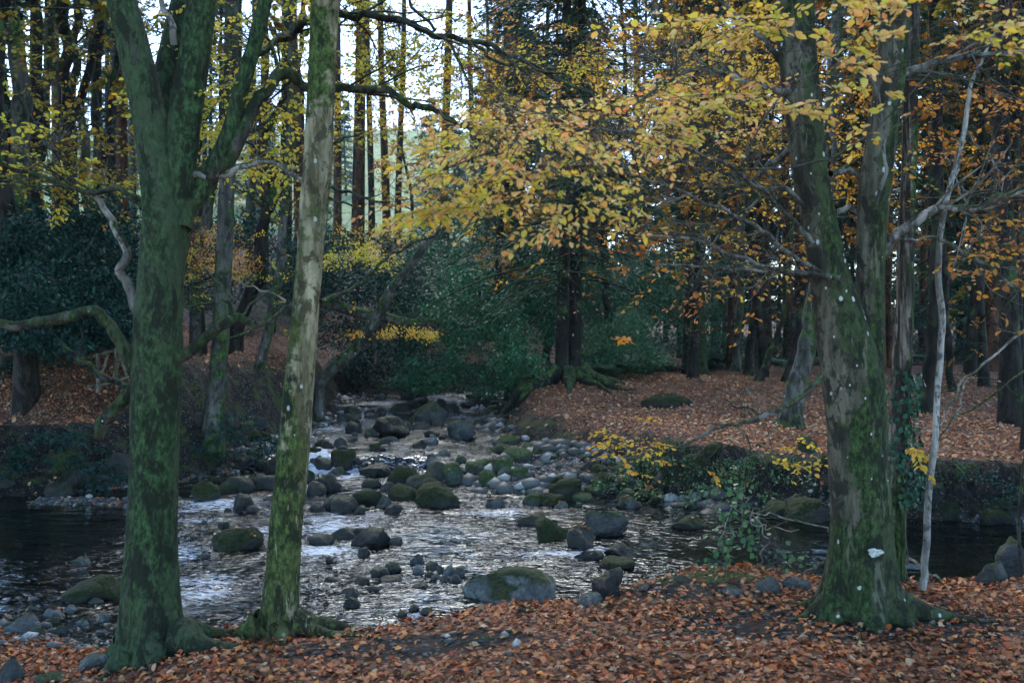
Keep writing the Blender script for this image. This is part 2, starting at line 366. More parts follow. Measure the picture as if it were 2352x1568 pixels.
def spray(mb, lc, c, d, L, nl, sz, tr=.0022, sub=2, droop=.25, tilt=.35):
    d = nrm(np.asarray(d, float)); nn = nrm(np.array([0, 0, 1.])+rng.normal(size=3)*tilt)
    t = np.linspace(0, 1, 6)[:, None]
    bend = rng.normal(size=3)*.12*L
    pts = c+d*L*t+bend*t*t-np.array([0, 0, 1.])*droop*L*t*t
    if mb is not None: tube(mb, pts, np.linspace(tr, tr*.35, 6), 3)
    side = nrm(np.cross(nn, d))
    if nl:
        tt = np.sort(rng.random(nl))*.9+.12; idx = np.clip(tt*5, 0, 4.99); i0 = idx.astype(int); fr = (idx-i0)[:, None]
        pos = pts[i0]*(1-fr)+pts[i0+1]*fr
        sg = np.where(np.arange(nl) % 2, 1., -1.)[:, None]
        ld = d*(.5+rng.random((nl, 1))*.5)+side*sg*(.5+.5*rng.random((nl, 1)))+rng.normal(size=(nl, 3))*.25-np.array([0, 0, .25])
        ln = nn+rng.normal(size=(nl, 3))*.38
        lc.add(pos+side*sg*sz*.12, ld, ln, sz*(.65+.6*rng.random(nl)))
    for k in range(sub):
        q = rng.random()*.6+.15; i = int(q*5); sg = 1 if (k+int(rng.random()*2)) % 2 else -1
        spray(mb, lc, pts[i], d*.75+side*sg*(.5+.4*rng.random())+rng.normal(size=3)*.15, L*(.35+.35*rng.random()), max(int(nl*.5), 0), sz, tr*.6, 0, droop, tilt)
def link(mb, a, b, r0=.006, r1=.002, sag=.1):
    L = np.linalg.norm(b-a); t = np.linspace(0, 1, 8)[:, None]
    k1 = rng.normal(size=3)*.1*L; k2 = rng.normal(size=3)*.06*L
    pts = a*(1-t)+b*t+k1*np.sin(t*math.pi)+k2*np.sin(t*2*math.pi)+np.array([0, 0, sag*L])*np.sin(t*math.pi)
    tube(mb, pts, np.linspace(r0, r1, 8), 4)
def region(mb, lc, anchors, u0, u1, v0, v1, d0, d1, n, L=.45, nl=12, sz=.05, linkp=.28, sub=2, shape=None, droop=.25, maxlink=1.8):
    A = np.array(anchors)
    for _ in range(n):
        d = d0+(d1-d0)*rng.random()
        if shape == 'gauss':
            u = (u0+u1)/2+(u1-u0)/4*rng.normal(); v = (v0+v1)/2+(v1-v0)/4*rng.normal()
        else: u = u0+(u1-u0)*rng.random(); v = v0+(v1-v0)*rng.random()
        if fbm(np.array([u/140.]), np.array([v/70.]), 77, 3)[0] < .40: continue
        c = P(u, v, d); dist = np.linalg.norm(A-c, axis=1); k = np.argsort(dist)[:6]; k = k[int(rng.random()*len(k))]
        a = A[k]; dr = hunit()*.7+nrm(c-a)*.8; dr[2] *= .35
        if rng.random() < linkp and dist[k] < maxlink: link(mb, a, c, .0035+.0015*dist[k], .002)
        else:
            k = int(np.argmin(dist)); link(mb, A[k], c, .0022, .0014)
        spray(mb, lc, c, dr, L*(.6+.8*rng.random()), nl, sz, sub=sub, droop=droop)

def grow(mb, lc, p, d, L, r, lev, nl, sz, spread=.7, up=.12, anchors=None, ns=5, bare=.0):   # recursive limb
    n = 7; pts = [p]; d = nrm(d); st = L/n
    for i in range(n):
        d = nrm(d+rng.normal(size=3)*.13+np.array([0, 0, up*.3])); pts.append(pts[-1]+d*st)
    pts = np.array(pts); rr = np.linspace(r, r*.4, n+1)
    tube(mb, pts, rr, ns)
    if anchors is not None: anchors.extend(list(pts[2:]))
    if lev == 0:
        if rng.random() > bare: spray(mb, lc, pts[-1], d, L*.5, nl, sz, r*.4, 2)
        return
    for k in range(3 if lev > 1 else 4):
        i = 2+int(rng.random()*(n-2)); q = nrm(np.cross(d, unit(1)[0]))
        grow(mb, lc, pts[i], d*.6+q*spread, L*(.45+.3*rng.random()), rr[i]*.6, lev-1, nl, sz, spread, up*.6, anchors, max(ns-1, 3), bare)

# ------------------------------------------------------------------ ground
def gridmesh(X, Y, Z):
    ny, nx = X.shape; v = np.stack([X, Y, Z], -1).reshape(-1, 3)
    i = np.arange(ny-1)[:, None]*nx; j = np.arange(nx-1)[None, :]
    return v, np.stack([i+j, i+j+1, i+nx+j+1, i+nx+j], -1).reshape(-1, 4)
ys = np.concatenate([np.linspace(-9, 3.8, 30), np.arange(3.9, 9, .045), np.arange(9, 24, .085), np.arange(24, 46, .2), np.geomspace(46, 330, 90)])
ts = np.concatenate([np.linspace(-1.7, -.8, 30, endpoint=False), np.linspace(-.8, .8, 380), np.linspace(.8, 1.7, 31)[1:]])
Yg, Tg = np.meshgrid(ys, ts, indexing='ij'); Xg = Tg*(3.2+.66*np.maximum(Yg, 0))
Xg = Xg+(np.abs(Tg) > .8)*np.sign(Tg)*(np.abs(Tg)-.8)*12
Zg = tz(Xg, Yg)
v, f = gridmesh(Xg, Yg, Zg)
mb = MB(); mb.add(v, f)
def groundmat():
    m, nt, b = newmat('forest_floor')
    tc = NN(nt, 'TexCoord'); v = tc.outputs['Object']
    at = NN(nt, 'Attribute', attribute_name='mask'); sp = NN(nt, 'SeparateColor', {0: at.outputs['Color']})
    soil = ramp(nt, nz(nt, v, 5, 7, .7), [(.36, (.006, .006, .005)), (.5, (.018, .016, .012)), (.66, (.055, .048, .036))])
    grit = NN(nt, 'TexVoronoi', {'Vector': v, 'Scale': 45, 'Randomness': 1.0}); gs = NN(nt, 'SeparateXYZ', {0: grit.outputs['Color']})
    soil = mixc(nt, mth(nt, 'MULTIPLY', mth(nt, 'GREATER_THAN', gs.outputs['X'], .92), .7), soil, (.16, .15, .13))
    # leaf litter: flat cells with their own leaf colours
    def litter(s, stops):
        ms = NN(nt, 'Mapping', {0: v}); ms.inputs['Scale'].default_value = (1, 1, .6)
        vo = NN(nt, 'TexVoronoi', {'Vector': NN(nt, 'VectorMath', {0: ms.outputs[0], 1: NN(nt, 'VectorMath', {0: NN(nt, 'TexNoise', {'Vector': v, 'Scale': 14.0}).outputs['Color'], 'Scale': .05}, operation='SCALE').outputs[0]}).outputs[0], 'Scale': s, 'Randomness': 1.0})
        x = NN(nt, 'SeparateXYZ', {0: vo.outputs['Color']})
        return ramp(nt, x.outputs['X'], stops), vo.outputs['Distance']
    st = [(.0, (.16, .06, .035)), (.2, (.46, .18, .08)), (.42, (.28, .10, .05)), (.6, (.56, .27, .13)), (.78, (.15, .06, .035)), (.9, (.60, .45, .28))]
    l1, d1 = litter(24, st); l2, d2 = litter(15, st)
    lit = mixc(nt, .4, l1, l2); lit = mixc(nt, ramp(nt, d1, [(.25, 0), (.6, .9)]), lit, (.025, .014, .01))
    lit = mixc(nt, ramp(nt, nz(nt, v, .9, 6, .7), [(.48, .0), (.64, .6)]), lit, (.06, .04, .025))
    gvo = NN(nt, 'TexVoronoi', {'Vector': v, 'Scale': 22, 'Randomness': 1.0}); gx = NN(nt, 'SeparateXYZ', {0: gvo.outputs['Color']})
    grav = ramp(nt, gx.outputs['X'], [(.0, (.05, .055, .05)), (.4, (.15, .155, .145)), (.7, (.09, .09, .08)), (.9, (.34, .35, .33))])
    grav = mixc(nt, ramp(nt, gvo.outputs['Distance'], [(.35, 0), (.7, .85)]), grav, (.015, .014, .012))
    mossc = ramp(nt, nz(nt, v, 30, 4, .7), [(.3, (.02, .035, .01)), (.6, (.07, .10, .025)), (.8, (.13, .16, .05))])
    brk = nz(nt, v, 2.3, 6, .72)
    c = soil
    c = mixc(nt, ramp(nt, mth(nt, 'ADD', sp.outputs['Blue'], mth(nt, 'MULTIPLY', mth(nt, 'SUBTRACT', brk, .5), .9)), [(.45, 0), (.55, 1)]), c, grav)
    c = mixc(nt, ramp(nt, mth(nt, 'ADD', sp.outputs['Green'], mth(nt, 'MULTIPLY', mth(nt, 'SUBTRACT', brk, .5), 1.4)), [(.45, 0), (.58, .9)]), c, mossc)
    c = mixc(nt, ramp(nt, mth(nt, 'ADD', sp.outputs['Red'], mth(nt, 'MULTIPLY', mth(nt, 'SUBTRACT', nz(nt, v, 1.7, 7, .75), .5), 1.0)), [(.45, 0), (.53, 1)]), c, lit)
    me = nz(nt, v, .2, 5, .6); mead = ramp(nt, me, [(.35, (.10, .16, .06)), (.6, (.20, .26, .10)), (.75, (.14, .16, .07))])
    c = mixc(nt, at.outputs['Alpha'], c, mead)
    nt.links.new(c, b.inputs['Base Color'])
    hg = mth(nt, 'ADD', mth(nt, 'MULTIPLY', d1, -.6), nz(nt, v, 18, 6, .7))
    bp = NN(nt, 'Bump', {'Height': hg, 'Strength': .9, 'Distance': .05}); nt.links.new(bp.outputs[0], b.inputs['Normal'])
    return m
ground = mb.build('ground', groundmat()); tag(ground, kind='structure')
def masks(x, y, z):
    s = rdist(x, y); w = wz(x, y)
    near = y < np.interp(np.abs(x), [0, 8, 40], [11, 11.3, 14.5])
    back = (y > 12) & ~near
    left = back & (x < np.interp(y, [20, 36, 60, 90], [-3, -3, 0, 0]))
    leaf = np.zeros_like(x)
    # near bank: bare trodden soil near the trees and along the edge
    bare = np.maximum(np.exp(-(((x-2.2)/1.5)**2+((y-6.0)/.45)**2)), .9*np.exp(-(((x+.6)/1.0)**2+((y-5.75)/.22)**2)))
    bare = np.maximum(bare, .8*np.exp(-(((x-1.2)/.7)**2+((y-6.7)/.3)**2)))
    leaf = np.where(near, .95-.95*bare, leaf)
    right = back & ~left
    leaf = np.where(right, .35+.5*sst((s-.4)/1.2)-.35*sst((y-33)/12), leaf)
    leaf = np.where(left, .0+.60*sst((s-.7)/1)*sst((7-s)/2.5), leaf)
    leaf = np.where(s < np.where(back, np.where(right & (y > 17.5), .3, .45), .25), .16, leaf)
    moss = np.where(right, .26+.26*np.exp(-((s-.5)/.5)**2)*sst((3-x)/3), np.where(left, .42, .15))
    moss = np.where(near, .2+.9*np.exp(-(((x-1.45)/.6)**2+((y-6.95)/.25)**2)), moss)
    grav = np.where(s < np.where(near, .2, -.05), 1., 0.)
    mead = sst((y-75)/20)*sst((8-x)/20)
    return np.stack([leaf, moss, grav, mead], -1)
ms = masks(Xg.ravel(), Yg.ravel(), Zg.ravel())
ca = ground.data.color_attributes.new('mask', 'FLOAT_COLOR', 'POINT')
if len(ca.data) == len(ms): ca.data.foreach_set('color', ms.ravel().astype(np.float32))

# ------------------------------------------------------------------ water
FOAM = [(728, 1050, 24, 18, 2.0), (735, 1078, 36, 8, 1.7), (800, 1088, 40, 11, 1.0), (840, 1105, 30, 6, .5), (505, 1160, 75, 14, .95), (460, 1195, 60, 7, .8), (440, 1172, 50, 9, .6), (600, 1222, 40, 8, .9),
    (760, 1205, 65, 22, .85), (745, 1266, 60, 12, 1.1), (850, 1185, 45, 9, .6), (480, 1335, 70, 14, .85), (470, 1362, 55, 12, .9), (755, 985, 45, 4, 1.0), (800, 1000, 40, 4, .5), (880, 925, 60, 4, .8), (1000, 912, 30, 4, 1.0),
    (1140, 1178, 65, 8, .8), (1110, 1228, 60, 5, .6), (1290, 1272, 110, 10, .85), (1370, 1262, 30, 7, .9), (1180, 1275, 40, 6, .5), (1060, 960, 30, 12, .6), (1040, 1000, 50, 8, .5), (950, 1030, 60, 8, .4), (880, 1045, 50, 7, .5), (1130, 925, 20, 4, .5), (640, 1180, 30, 20, .5), (900, 1200, 30, 10, .4),
    (1400, 1300, 60, 6, .4), (960, 1230, 60, 10, .3)]
def water():
    xs = np.arange(-16, 16, .075); y = np.concatenate([np.arange(6.4, 20, .06), np.arange(20, 42, .12)])
    X, Y = np.meshgrid(xs, y); s = rdist(X, Y); W = wz(X, Y)
    u = CU+X/Y*F; vv = CV+(H-W)/Y*F
    foam = np.zeros_like(X)
    for (a, b_, wu, hv, st) in FOAM:
        foam = np.maximum(foam, st*np.exp(-(((u-a)/wu/1.4)**2+((vv-b_)/hv/1.4)**2)))
    gy = np.abs(np.gradient(W, axis=0)/np.gradient(Y, axis=0)); foam = np.maximum(foam, np.clip(gy*.9, 0, .45)*(X < -1.2)*sst((X+6)/1.5))
    rip = (fbm(X*2.2, Y*5, 51, 4)-.5)*(.035+.06*foam)+foam*.05*(fbm(X*6, Y*9, 52, 2)-.3)
    v, f = gridmesh(X, Y, W+rip); keep = (s.ravel()[f] < .45).any(1); f = f[keep]
    us = np.unique(f); mp = np.full(len(v), -1); mp[us] = np.arange(len(us))
    mb = MB(); mb.add(v[us], mp[f])
    m, nt, b = newmat('stream_water')
    tc = NN(nt, 'TexCoord'); vec = tc.outputs['Object']
    mv = NN(nt, 'Mapping', {0: vec}); mv.inputs['Scale'].default_value = (1, 1.7, 1)
    h1 = nz(nt, mv.outputs[0], 4.2, 2, .5, 1.4); h2 = nz(nt, mv.outputs[0], 13, 1, .5, .6)
    ca2 = NN(nt, 'Attribute', attribute_name='chop')
    calm = mth(nt, 'MULTIPLY', ca2.outputs['Fac'], ramp(nt, nz(nt, vec, .8, 3, .6), [(.40, .18), (.62, 1)]))
    hh = mth(nt, 'MULTIPLY', mth(nt, 'ADD', h1, mth(nt, 'MULTIPLY', h2, .16)), calm)
    bp = NN(nt, 'Bump', {'Height': hh, 'Strength': 1.0, 'Distance': .12})
    fr = NN(nt, 'Fresnel', {'IOR': 1.33, 'Normal': bp.outputs[0]})
    gl = NN(nt, 'BsdfGlossy', {'Color': (.95, 1, 1, 1), 'Roughness': .07, 'Normal': bp.outputs[0]})
    trn = NN(nt, 'BsdfTransparent', {'Color': (.10, .15, .15, 1)})
    mx = NN(nt, 'MixShader', {0: mth(nt, 'ADD', mth(nt, 'MULTIPLY', fr.outputs[0], 1.25), .02, clamp=True), 1: trn.outputs[0], 2: gl.outputs[0]})
    at = NN(nt, 'Attribute', attribute_name='foam')
    mf = NN(nt, 'Mapping', {0: vec}); mf.inputs['Scale'].default_value = (1, 2.6, 1)
    fn = mth(nt, 'ADD', mth(nt, 'MULTIPLY', nz(nt, mf.outputs[0], 2.6, 6, .7, 2.2), .55), mth(nt, 'MULTIPLY', nz(nt, mf.outputs[0], 13, 6, .75, 1.0), .45))
    fm = ramp(nt, mth(nt, 'ADD', mth(nt, 'MULTIPLY', at.outputs['Fac'], .17), mth(nt, 'MULTIPLY', fn, 1.0)), [(.60, 0), (.635, .5), (.72, 1)])
    fm = mth(nt, 'MULTIPLY', fm, ramp(nt, at.outputs['Fac'], [(.06, 0), (.45, 1)]))
    df = NN(nt, 'BsdfDiffuse', {'Color': (.72, .77, .80, 1), 'Normal': bp.outputs[0]})
    mx2 = NN(nt, 'MixShader', {0: fm, 1: mx.outputs[0], 2: df.outputs[0]})
    nt.links.new(mx2.outputs[0], nt.nodes['Material Output'].inputs[0])
    o = mb.build('water', m); tag(o, kind='structure')
    chop = np.clip(.04+.9*np.exp(-(((X+1.2)/3.6)**2)**1.5)+foam, .05, 1.1)*np.where(Y > 16, 1, 1)
    a = o.data.attributes.new('chop', 'FLOAT', 'POINT'); a.data.foreach_set('value', chop.ravel()[us].astype(np.float32))
    a = o.data.attributes.new('foam', 'FLOAT', 'POINT'); a.data.foreach_set('value', foam.ravel()[us].astype(np.float32))
water()

# ------------------------------------------------------------------ fallen leaves, pebbles
def scatter_leaves(name, n, xr, yr, size, kinds, mat, dens, lift=.006, tilt=.35):
    x = xr[0]+(xr[1]-xr[0])*rng.random(n); y = yr[0]+(yr[1]-yr[0])*rng.random(n)
    keep = dens(x, y) > rng.random(n); x, y = x[keep], y[keep]; n = len(x); z = tz(x, y)
    e = .04; gx = (tz(x+e, y)-z)/e; gy = (tz(x, y+e)-z)/e
    nn = np.stack([-gx, -gy, np.ones(n)], -1); nn /= np.linalg.norm(nn, axis=1)[:, None]
    nn = nn+rng.normal(size=(n, 3))*tilt
    d = unit(n); d -= nn*(np.sum(d*nn, 1)/np.sum(nn*nn, 1))[:, None]
    p = np.stack([x, y, z+lift+rng.random(n)*.018], -1); sz = size*(.55+.8*rng.random(n))
    mb = MB(); k = rng.random(n) < kinds
    for sel, kd, asp in ((k, 'star', .9), (~k, 'fold', .62)):
        if sel.sum():
            lc = LC(); lc.add(p[sel], d[sel], nn[sel], sz[sel]*(1.25 if kd == 'star' else 1)); lc.mesh(mb, kd, asp, .5)
    o = mb.build(name, M[mat], smooth=False); return o
def dn_near(x, y):
    m = masks(x, y, 0*x); s = rdist(x, y)
    return np.clip((m[:, 0]+(fbm(x*2.1, y*2.1, 61)-.5)*1.3+.08), .10, 1)*(s > .12)
o = scatter_leaves('fallen_leaves', 72000, (-5.2, 5.6), (2.8, 8.6), .041, .28, 'fallen', dn_near)
tag(o, 'rust and tan fallen leaves carpeting the near bank at the bottom of the picture', 'fallen leaves', kind='stuff')
def dn_far(x, y):
    m = masks(x, y, 0*x); s = rdist(x, y)
    return np.clip(m[:, 0]*1.3-.25+(fbm(x*.8, y*.8, 62)-.5)*1.2, 0, 1)*(s > .15)*np.clip(17/y, 0, 1)
o = scatter_leaves('fallen_leaves', 75000, (-15, 15), (14, 34), .085, 0, 'fallenfar', dn_far)
tag(o, 'reddish brown fallen leaves strewn over the far bank and hillside', 'fallen leaves', kind='stuff')
def dn_wat(x, y):
    s = rdist(x, y); return (s < .1)*(tz(x, y) > wz(x, y)-.015)*np.clip(fbm(x*1.5, y*1.5, 66)*2.4-.75, 0, 1)
o = scatter_leaves('fallen_leaves', 26000, (-7, 6), (8.5, 24), .07, 0, 'fallen', dn_wat)
tag(o, 'red leaves washed up among the pebbles of the stream bar', 'fallen leaves', kind='stuff')

bm = bmesh.new(); bmesh.ops.create_icosphere(bm, subdivisions=1, radius=1); UP0 = np.array([0, 0, 1.]); I1 = (np.array([v.co[:] for v in bm.verts]), np.array([[v.index for v in f.verts] for f in bm.faces])); bm.free()
bm = bmesh.new(); bmesh.ops.create_icosphere(bm, subdivisions=4, radius=1); I4 = (np.array([v.co[:] for v in bm.verts]), np.array([[v.index for v in f.verts] for f in bm.faces])); bm.free()
pebbles_later = 1
bm = bmesh.new(); bmesh.ops.create_icosphere(bm, subdivisions=3, radius=1); I3 = (np.array([v.co[:] for v in bm.verts]), np.array([[v.index for v in f.verts] for f in bm.faces])); bm.free()
def pebbles(name, n, xr, yr, size, dens, label):
    x = xr[0]+(xr[1]-xr[0])*rng.random(n); y = yr[0]+(yr[1]-yr[0])*rng.random(n)
    k = dens(x, y) > rng.random(n); x, y = x[k], y[k]; n = len(x); z = tz(x, y)
    V, Fc = I1; s = size*(.4+1.3*rng.random(n)**2.2)[:, None]*np.stack([.8+.5*rng.random(n), .8+.5*rng.random(n), .5+.3*rng.random(n)], -1)
    a = rng.random(n)*6.28; ca_, sa = np.cos(a)[:, None], np.sin(a)[:, None]
    q = V[None]*s[:, None]*(1+.15*rng.normal(size=(n, len(V), 1))); xx = q[..., 0]*ca_-q[..., 1]*sa; yy = q[..., 0]*sa+q[..., 1]*ca_
    v = np.stack([xx+x[:, None], yy+y[:, None], q[..., 2]+(z+s[:, 2]*.4)[:, None]], -1).reshape(-1, 3)
    f = (Fc[None]+(np.arange(n)*len(V))[:, None, None]).reshape(-1, 3)
    mb = MB(); mb.add(v, f); m, nt, b = newmat('pebble_'+name)
    g = NN(nt, 'NewGeometry'); c = ramp(nt, g.outputs['Random Per Island'], [(0, (.03, .034, .03)), (.4, (.10, .11, .10)), (.6, (.06, .06, .045)), (.8, (.20, .22, .20)), (.95, (.45, .47, .43))])
    nt.links.new(mixc(nt, ramp(nt, nz(nt, coords(nt), 40, 3), [(.4, 0), (.6, .5)]), c, (.06, .06, .055)), b.inputs['Base Color']); b.inputs['Roughness'].default_value = .5
    o = mb.build(name, m); tag(o, label, 'pebbles', kind='stuff')
pebbles('pebbles', 26000, (-7.5, 4.5), (8, 27), .035, lambda x, y: (tz(x, y) > wz(x, y)-.06)*(rdist(x, y) < np.where(y < 11, .8, .05))*np.clip(fbm(x, y, 71)*2.2-.4, .1, 1), 'small grey and white pebbles on the bars of the stream bed')
pebbles('pebbles', 1500, (-5, 4), (4.4, 7.6), .022, lambda x, y: np.clip(.75-dn_near(x, y), .01, 1)*(rdist(x, y) > .1), 'little grey stones in the trodden soil of the near bank')

pebbles('rubble', 10500, (-6, 3.2), (14.5, 37), .115, lambda x, y: (rdist(x, y) < .25)*(tz(x, y) > wz(x, y)-.20)*np.clip(fbm(x*1.1, y*1.1, 73)*2.6-.7, .08, 1), 'broken stones of all sizes choking the upper stream bed')
pebbles('rubble', 700, (-6, 5), (8.5, 14.5), .07, lambda x, y: (rdist(x, y) < .1)*np.clip(fbm(x*1.3, y*1.3, 74)*3-1.2, 0, 1), 'scattered small stones in the near shallows')
# ------------------------------------------------------------------ boulders
def rockmesh(rx, ry, rz, seed, ang=.0, cuts=5, hi=False):
    V, Fc = I4 if hi else I3
    r = np.random.default_rng(seed); p = V.copy()
    for _ in range(cuts if cuts < 3 else cuts*2+2):
        n = r.normal(size=3); n /= np.linalg.norm(n); dd = .48+.36*r.random(); ex = p@n-dd
        p = p-np.where(ex > 0, ex*.97, 0)[:, None]*n
    p = p*(1+.26*n3(V*1.3+seed*3.1, seed)+.11*n3(V*3.2, seed+2)+.06*n3(V*7, seed+4)+.03*n3(V*15, seed+6))[:, None]
    p = p*np.array([rx, ry, rz]); c, s = math.cos(ang), math.sin(ang)
    # tilt about the view axis
    x = p[:, 0]*c-p[:, 2]*s; z = p[:, 0]*s+p[:, 2]*c
    return np.stack([x, p[:, 1], z], -1), Fc
nr = [0]
def boulder(u, v, w, h, mat, label, group=None, ang=0., cuts=5, name='boulder', cat='boulder', dr=.85, hi=None):
    nr[0] += 1
    g = hit(u, v+h/2); d = g[1]; W = w/F*d; Hh = h/F*d*.95
    V, Fc = rockmesh(W/2*1.12, W/2*dr*1.1, max(Hh*.9, W*.12), 100+nr[0], ang, cuts, (W > .5) if hi is None else hi)
    mb = MB(); c = np.array([g[0], d+W*dr*.35, g[2]+Hh*.24]); mb.add(V+c, Fc)
    o = mb.build(name, M[mat], origin=c); tag(o, label, cat, group); return o
